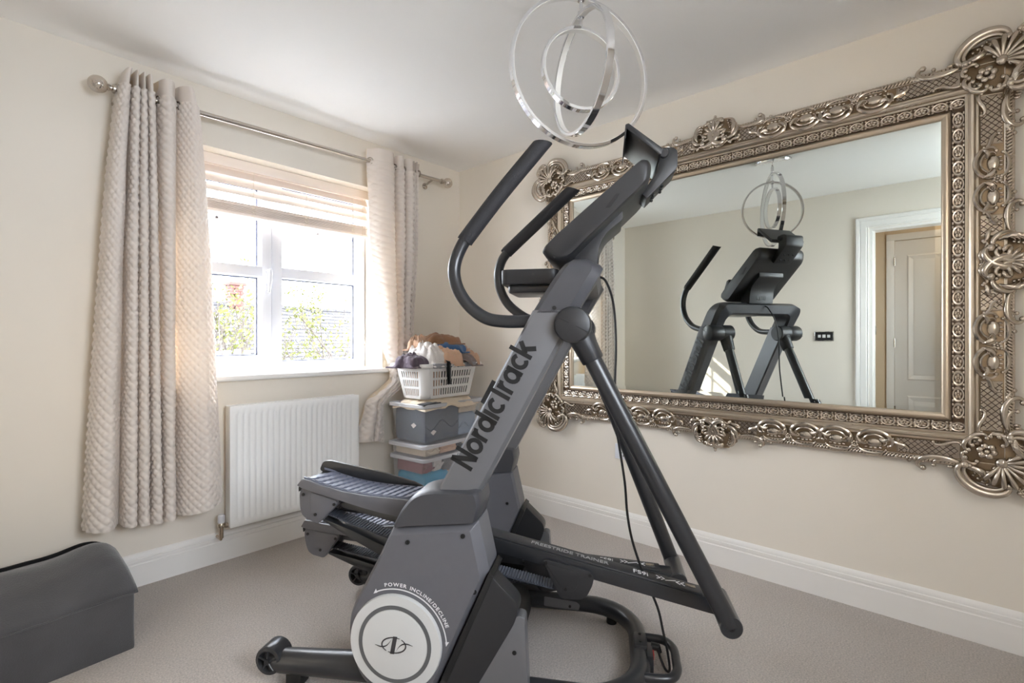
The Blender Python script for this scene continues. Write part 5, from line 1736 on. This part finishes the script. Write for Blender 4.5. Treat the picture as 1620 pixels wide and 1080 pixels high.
# overlapping courses of tiles on the slope that faces the window
g = G()
nc = 24
rnd = random.Random(3)
for k in range(nc):
    y0 = -3.5 + 3.5 * k / nc; y1 = y0 + 3.5 / nc * 1.15
    z0 = RZ + y0 * slope; z1 = RZ + y1 * slope
    x = -3.4 + (.11 if k % 2 else 0)
    while x < 6.0:
        h = .018 + rnd.uniform(0, .016)
        w = .212
        g.add([(x, y0, z0 + h + .022), (x + w, y0, z0 + h + .022), (x + w, y1, z1 + h - .012), (x, y1, z1 + h - .012), (x, y0, z0 - .01), (x + w, y0, z0 - .01)],
              [(0, 1, 2, 3), (4, 5, 1, 0), (4, 0, 3), (1, 5, 2)])
        x += .22
tag(g.build('tile', 'rooftile', roof, smooth=False), kind='stuff')
for k in range(30):
    x = -3.2 + k * .31
    G().tube([(x, 0, RZ + .02), (x + .30, 0, RZ + .02)], .085, 8).build('ridge_tile', 'rooftile', roof)
G().tube([(-7.2, -3.55, RZ - 3.5 * slope - .05), (9.2, -3.55, RZ - 3.5 * slope - .05)], .06, 8).build('gutter', 'planter', hs)
chx = .62
ch = G()
bw, bd = .345, .33
chim = G().box(chx - bw / 2 + .02, chx + bw / 2 - .02, -bd / 2 + .02, bd / 2 - .02, RZ - .5, RZ + .52).build('chimney', 'render', hs, smooth=False)
bricks = G().box(0, .106, 0, .05, 0, .060).mesh('brick', smooth=False)
for k in range(13):
    z = RZ - .42 + k * .072
    for j in range(4):
        x = chx - bw / 2 + j * .1135 - (.05 if k % 2 else 0)
        if x < chx - bw / 2 - .01: x = chx - bw / 2
        if x + .106 > chx + bw / 2 + .02: continue
        for y in (-bd / 2 - .01,):
            o = obj('brick', bricks, 'brick', chim); o.location = (x, y, z)
    for j in range(2):
        o = obj('brick', bricks, 'brick', chim); o.location = (chx - bw / 2, -bd / 2 + .05 + j * .108 + .106, z); o.rotation_euler = (0, 0, -PI / 2)
G().box(chx - bw / 2 - .04, chx + bw / 2 + .04, -bd / 2 - .04, bd / 2 + .04, RZ + .52, RZ + .60).build('chimney_cap', 'brick', chim, .01)
G().lathe([(.13, 0), (.11, .05), (.095, .26), (.115, .28), (.10, .30)], 16, (chx, 0, RZ + .60)).build('chimney_pot', 'pot', chim)
def tree(name, label, loc, height, spread, leafmat, nleaf, seed, lean=0.0, bare=False, trunk=.05):
    rnd = random.Random(seed)
    root = thing(name, label, 'tree', loc)
    g = G(); ends = []
    def branch(p, d, l, r, depth):
        pts = [p]; q = Vector(p); dd = Vector(d)
        for k in range(5):
            dd = (dd + Vector((rnd.uniform(-.16, .16), rnd.uniform(-.16, .16), rnd.uniform(-.02, .12)))).normalized()
            q = q + dd * l / 5
            pts.append(q.copy())
        g.tube(pts, [r * (1 - .12 * i) for i in range(6)], 6)
        if depth == 0:
            ends.extend(pts[2:]); return
        for k in range(rnd.randint(3, 4)):
            b = pts[rnd.randint(2, 5)]
            a = rnd.uniform(0, 2 * PI)
            nd = (dd * .7 + Vector((math.cos(a), math.sin(a), rnd.uniform(.1, .7))) * spread).normalized()
            branch(b, nd, l * rnd.uniform(.5, .72), r * .5, depth - 1)
    for k in range(3):
        a = 2 * PI * k / 3 + seed
        branch(Vector((0, 0, 0)), Vector((math.cos(a) * .28 + lean, math.sin(a) * .28, 1)).normalized(), height * .55, trunk, 3)
    g.build('branches', 'bark', root)
    if nleaf:
        lg = G()
        for k in range(nleaf):
            e = rnd.choice(ends)
            c_ = e + Vector((rnd.gauss(0, .09), rnd.gauss(0, .09), rnd.gauss(0, .09)))
            s_ = rnd.uniform(.020, .045)
            n1 = Vector((rnd.gauss(0, 1), rnd.gauss(0, 1), rnd.gauss(0, 1))).normalized()
            n2 = n1.orthogonal().normalized(); n3 = n1.cross(n2)
            lg.add([c_ - n2 * s_, c_ + n3 * s_ * .5, c_ + n2 * s_, c_ - n3 * s_ * .5], [(0, 1, 2, 3)])
        tag(lg.build('leaves', leafmat, root, smooth=False), kind='stuff')
    return root
tree('leafy_tree', 'young tree in bright spring leaf outside the right pane', (1.2, 4.6, GZ), 4.55, .75, 'leaf', 2600, 4)
tree('leafy_tree', 'young tree with sparse pale leaves outside the left pane', (-.15, 5.2, GZ), 4.2, .70, 'leaf', 1800, 9)
tree('bare_tree', 'bare twiggy shrub in front of the tiled roof, far left pane', (-.55, 6.4, GZ), 5.4, .70, 'leaf2', 900, 15)
hd2 = thing('garden_bush', 'low green bush at the bottom of the window view', 'bush', (1.7, 6.0, GZ))
rnd = random.Random(21)
lg = G()
for k in range(3600):
    a = rnd.uniform(0, 2 * PI); r_q = rnd.uniform(0, 1) ** .5
    c_ = Vector((math.cos(a) * 2.2 * r_q, math.sin(a) * .8 * r_q, rnd.uniform(.3, 3.1) * (1 - .25 * r_q)))
    s_ = rnd.uniform(.03, .06)
    n1 = Vector((rnd.gauss(0, 1), rnd.gauss(0, 1), rnd.gauss(0, 1))).normalized(); n2 = n1.orthogonal().normalized(); n3 = n1.cross(n2)
    lg.add([c_ - n2 * s_, c_ + n3 * s_ * .5, c_ + n2 * s_, c_ - n3 * s_ * .5], [(0, 1, 2, 3)])
tag(lg.build('foliage', 'leaf', hd2, smooth=False), kind='stuff')
for k in range(7):
    a = 2 * PI * k / 7
    G().tube([(0, 0, 0), (math.cos(a) * .6, math.sin(a) * .3, 1.2), (math.cos(a) * 1.4, math.sin(a) * .5, 2.3)], [.04, .03, .012], 6).build('stem', 'bark', hd2)
# white slatted garden panel, bottom left of the view
gp = thing('garden_trellis', 'white slatted garden panel low in the left pane', 'trellis', (-.50, 3.30, GZ), math.radians(8))
tz = 1.02 - GZ
for k in range(5):
    x = -.22 + k * .11
    G().box(x - .035, x + .035, -.012, .012, 0, tz - .012 * abs(k - 3)).build('slat', 'planter', gp, .004)
for z in (tz - .10, tz - .9):
    G().box(-.27, .27, .012, .03, z - .04, z).build('rail', 'planter', gp, .003)
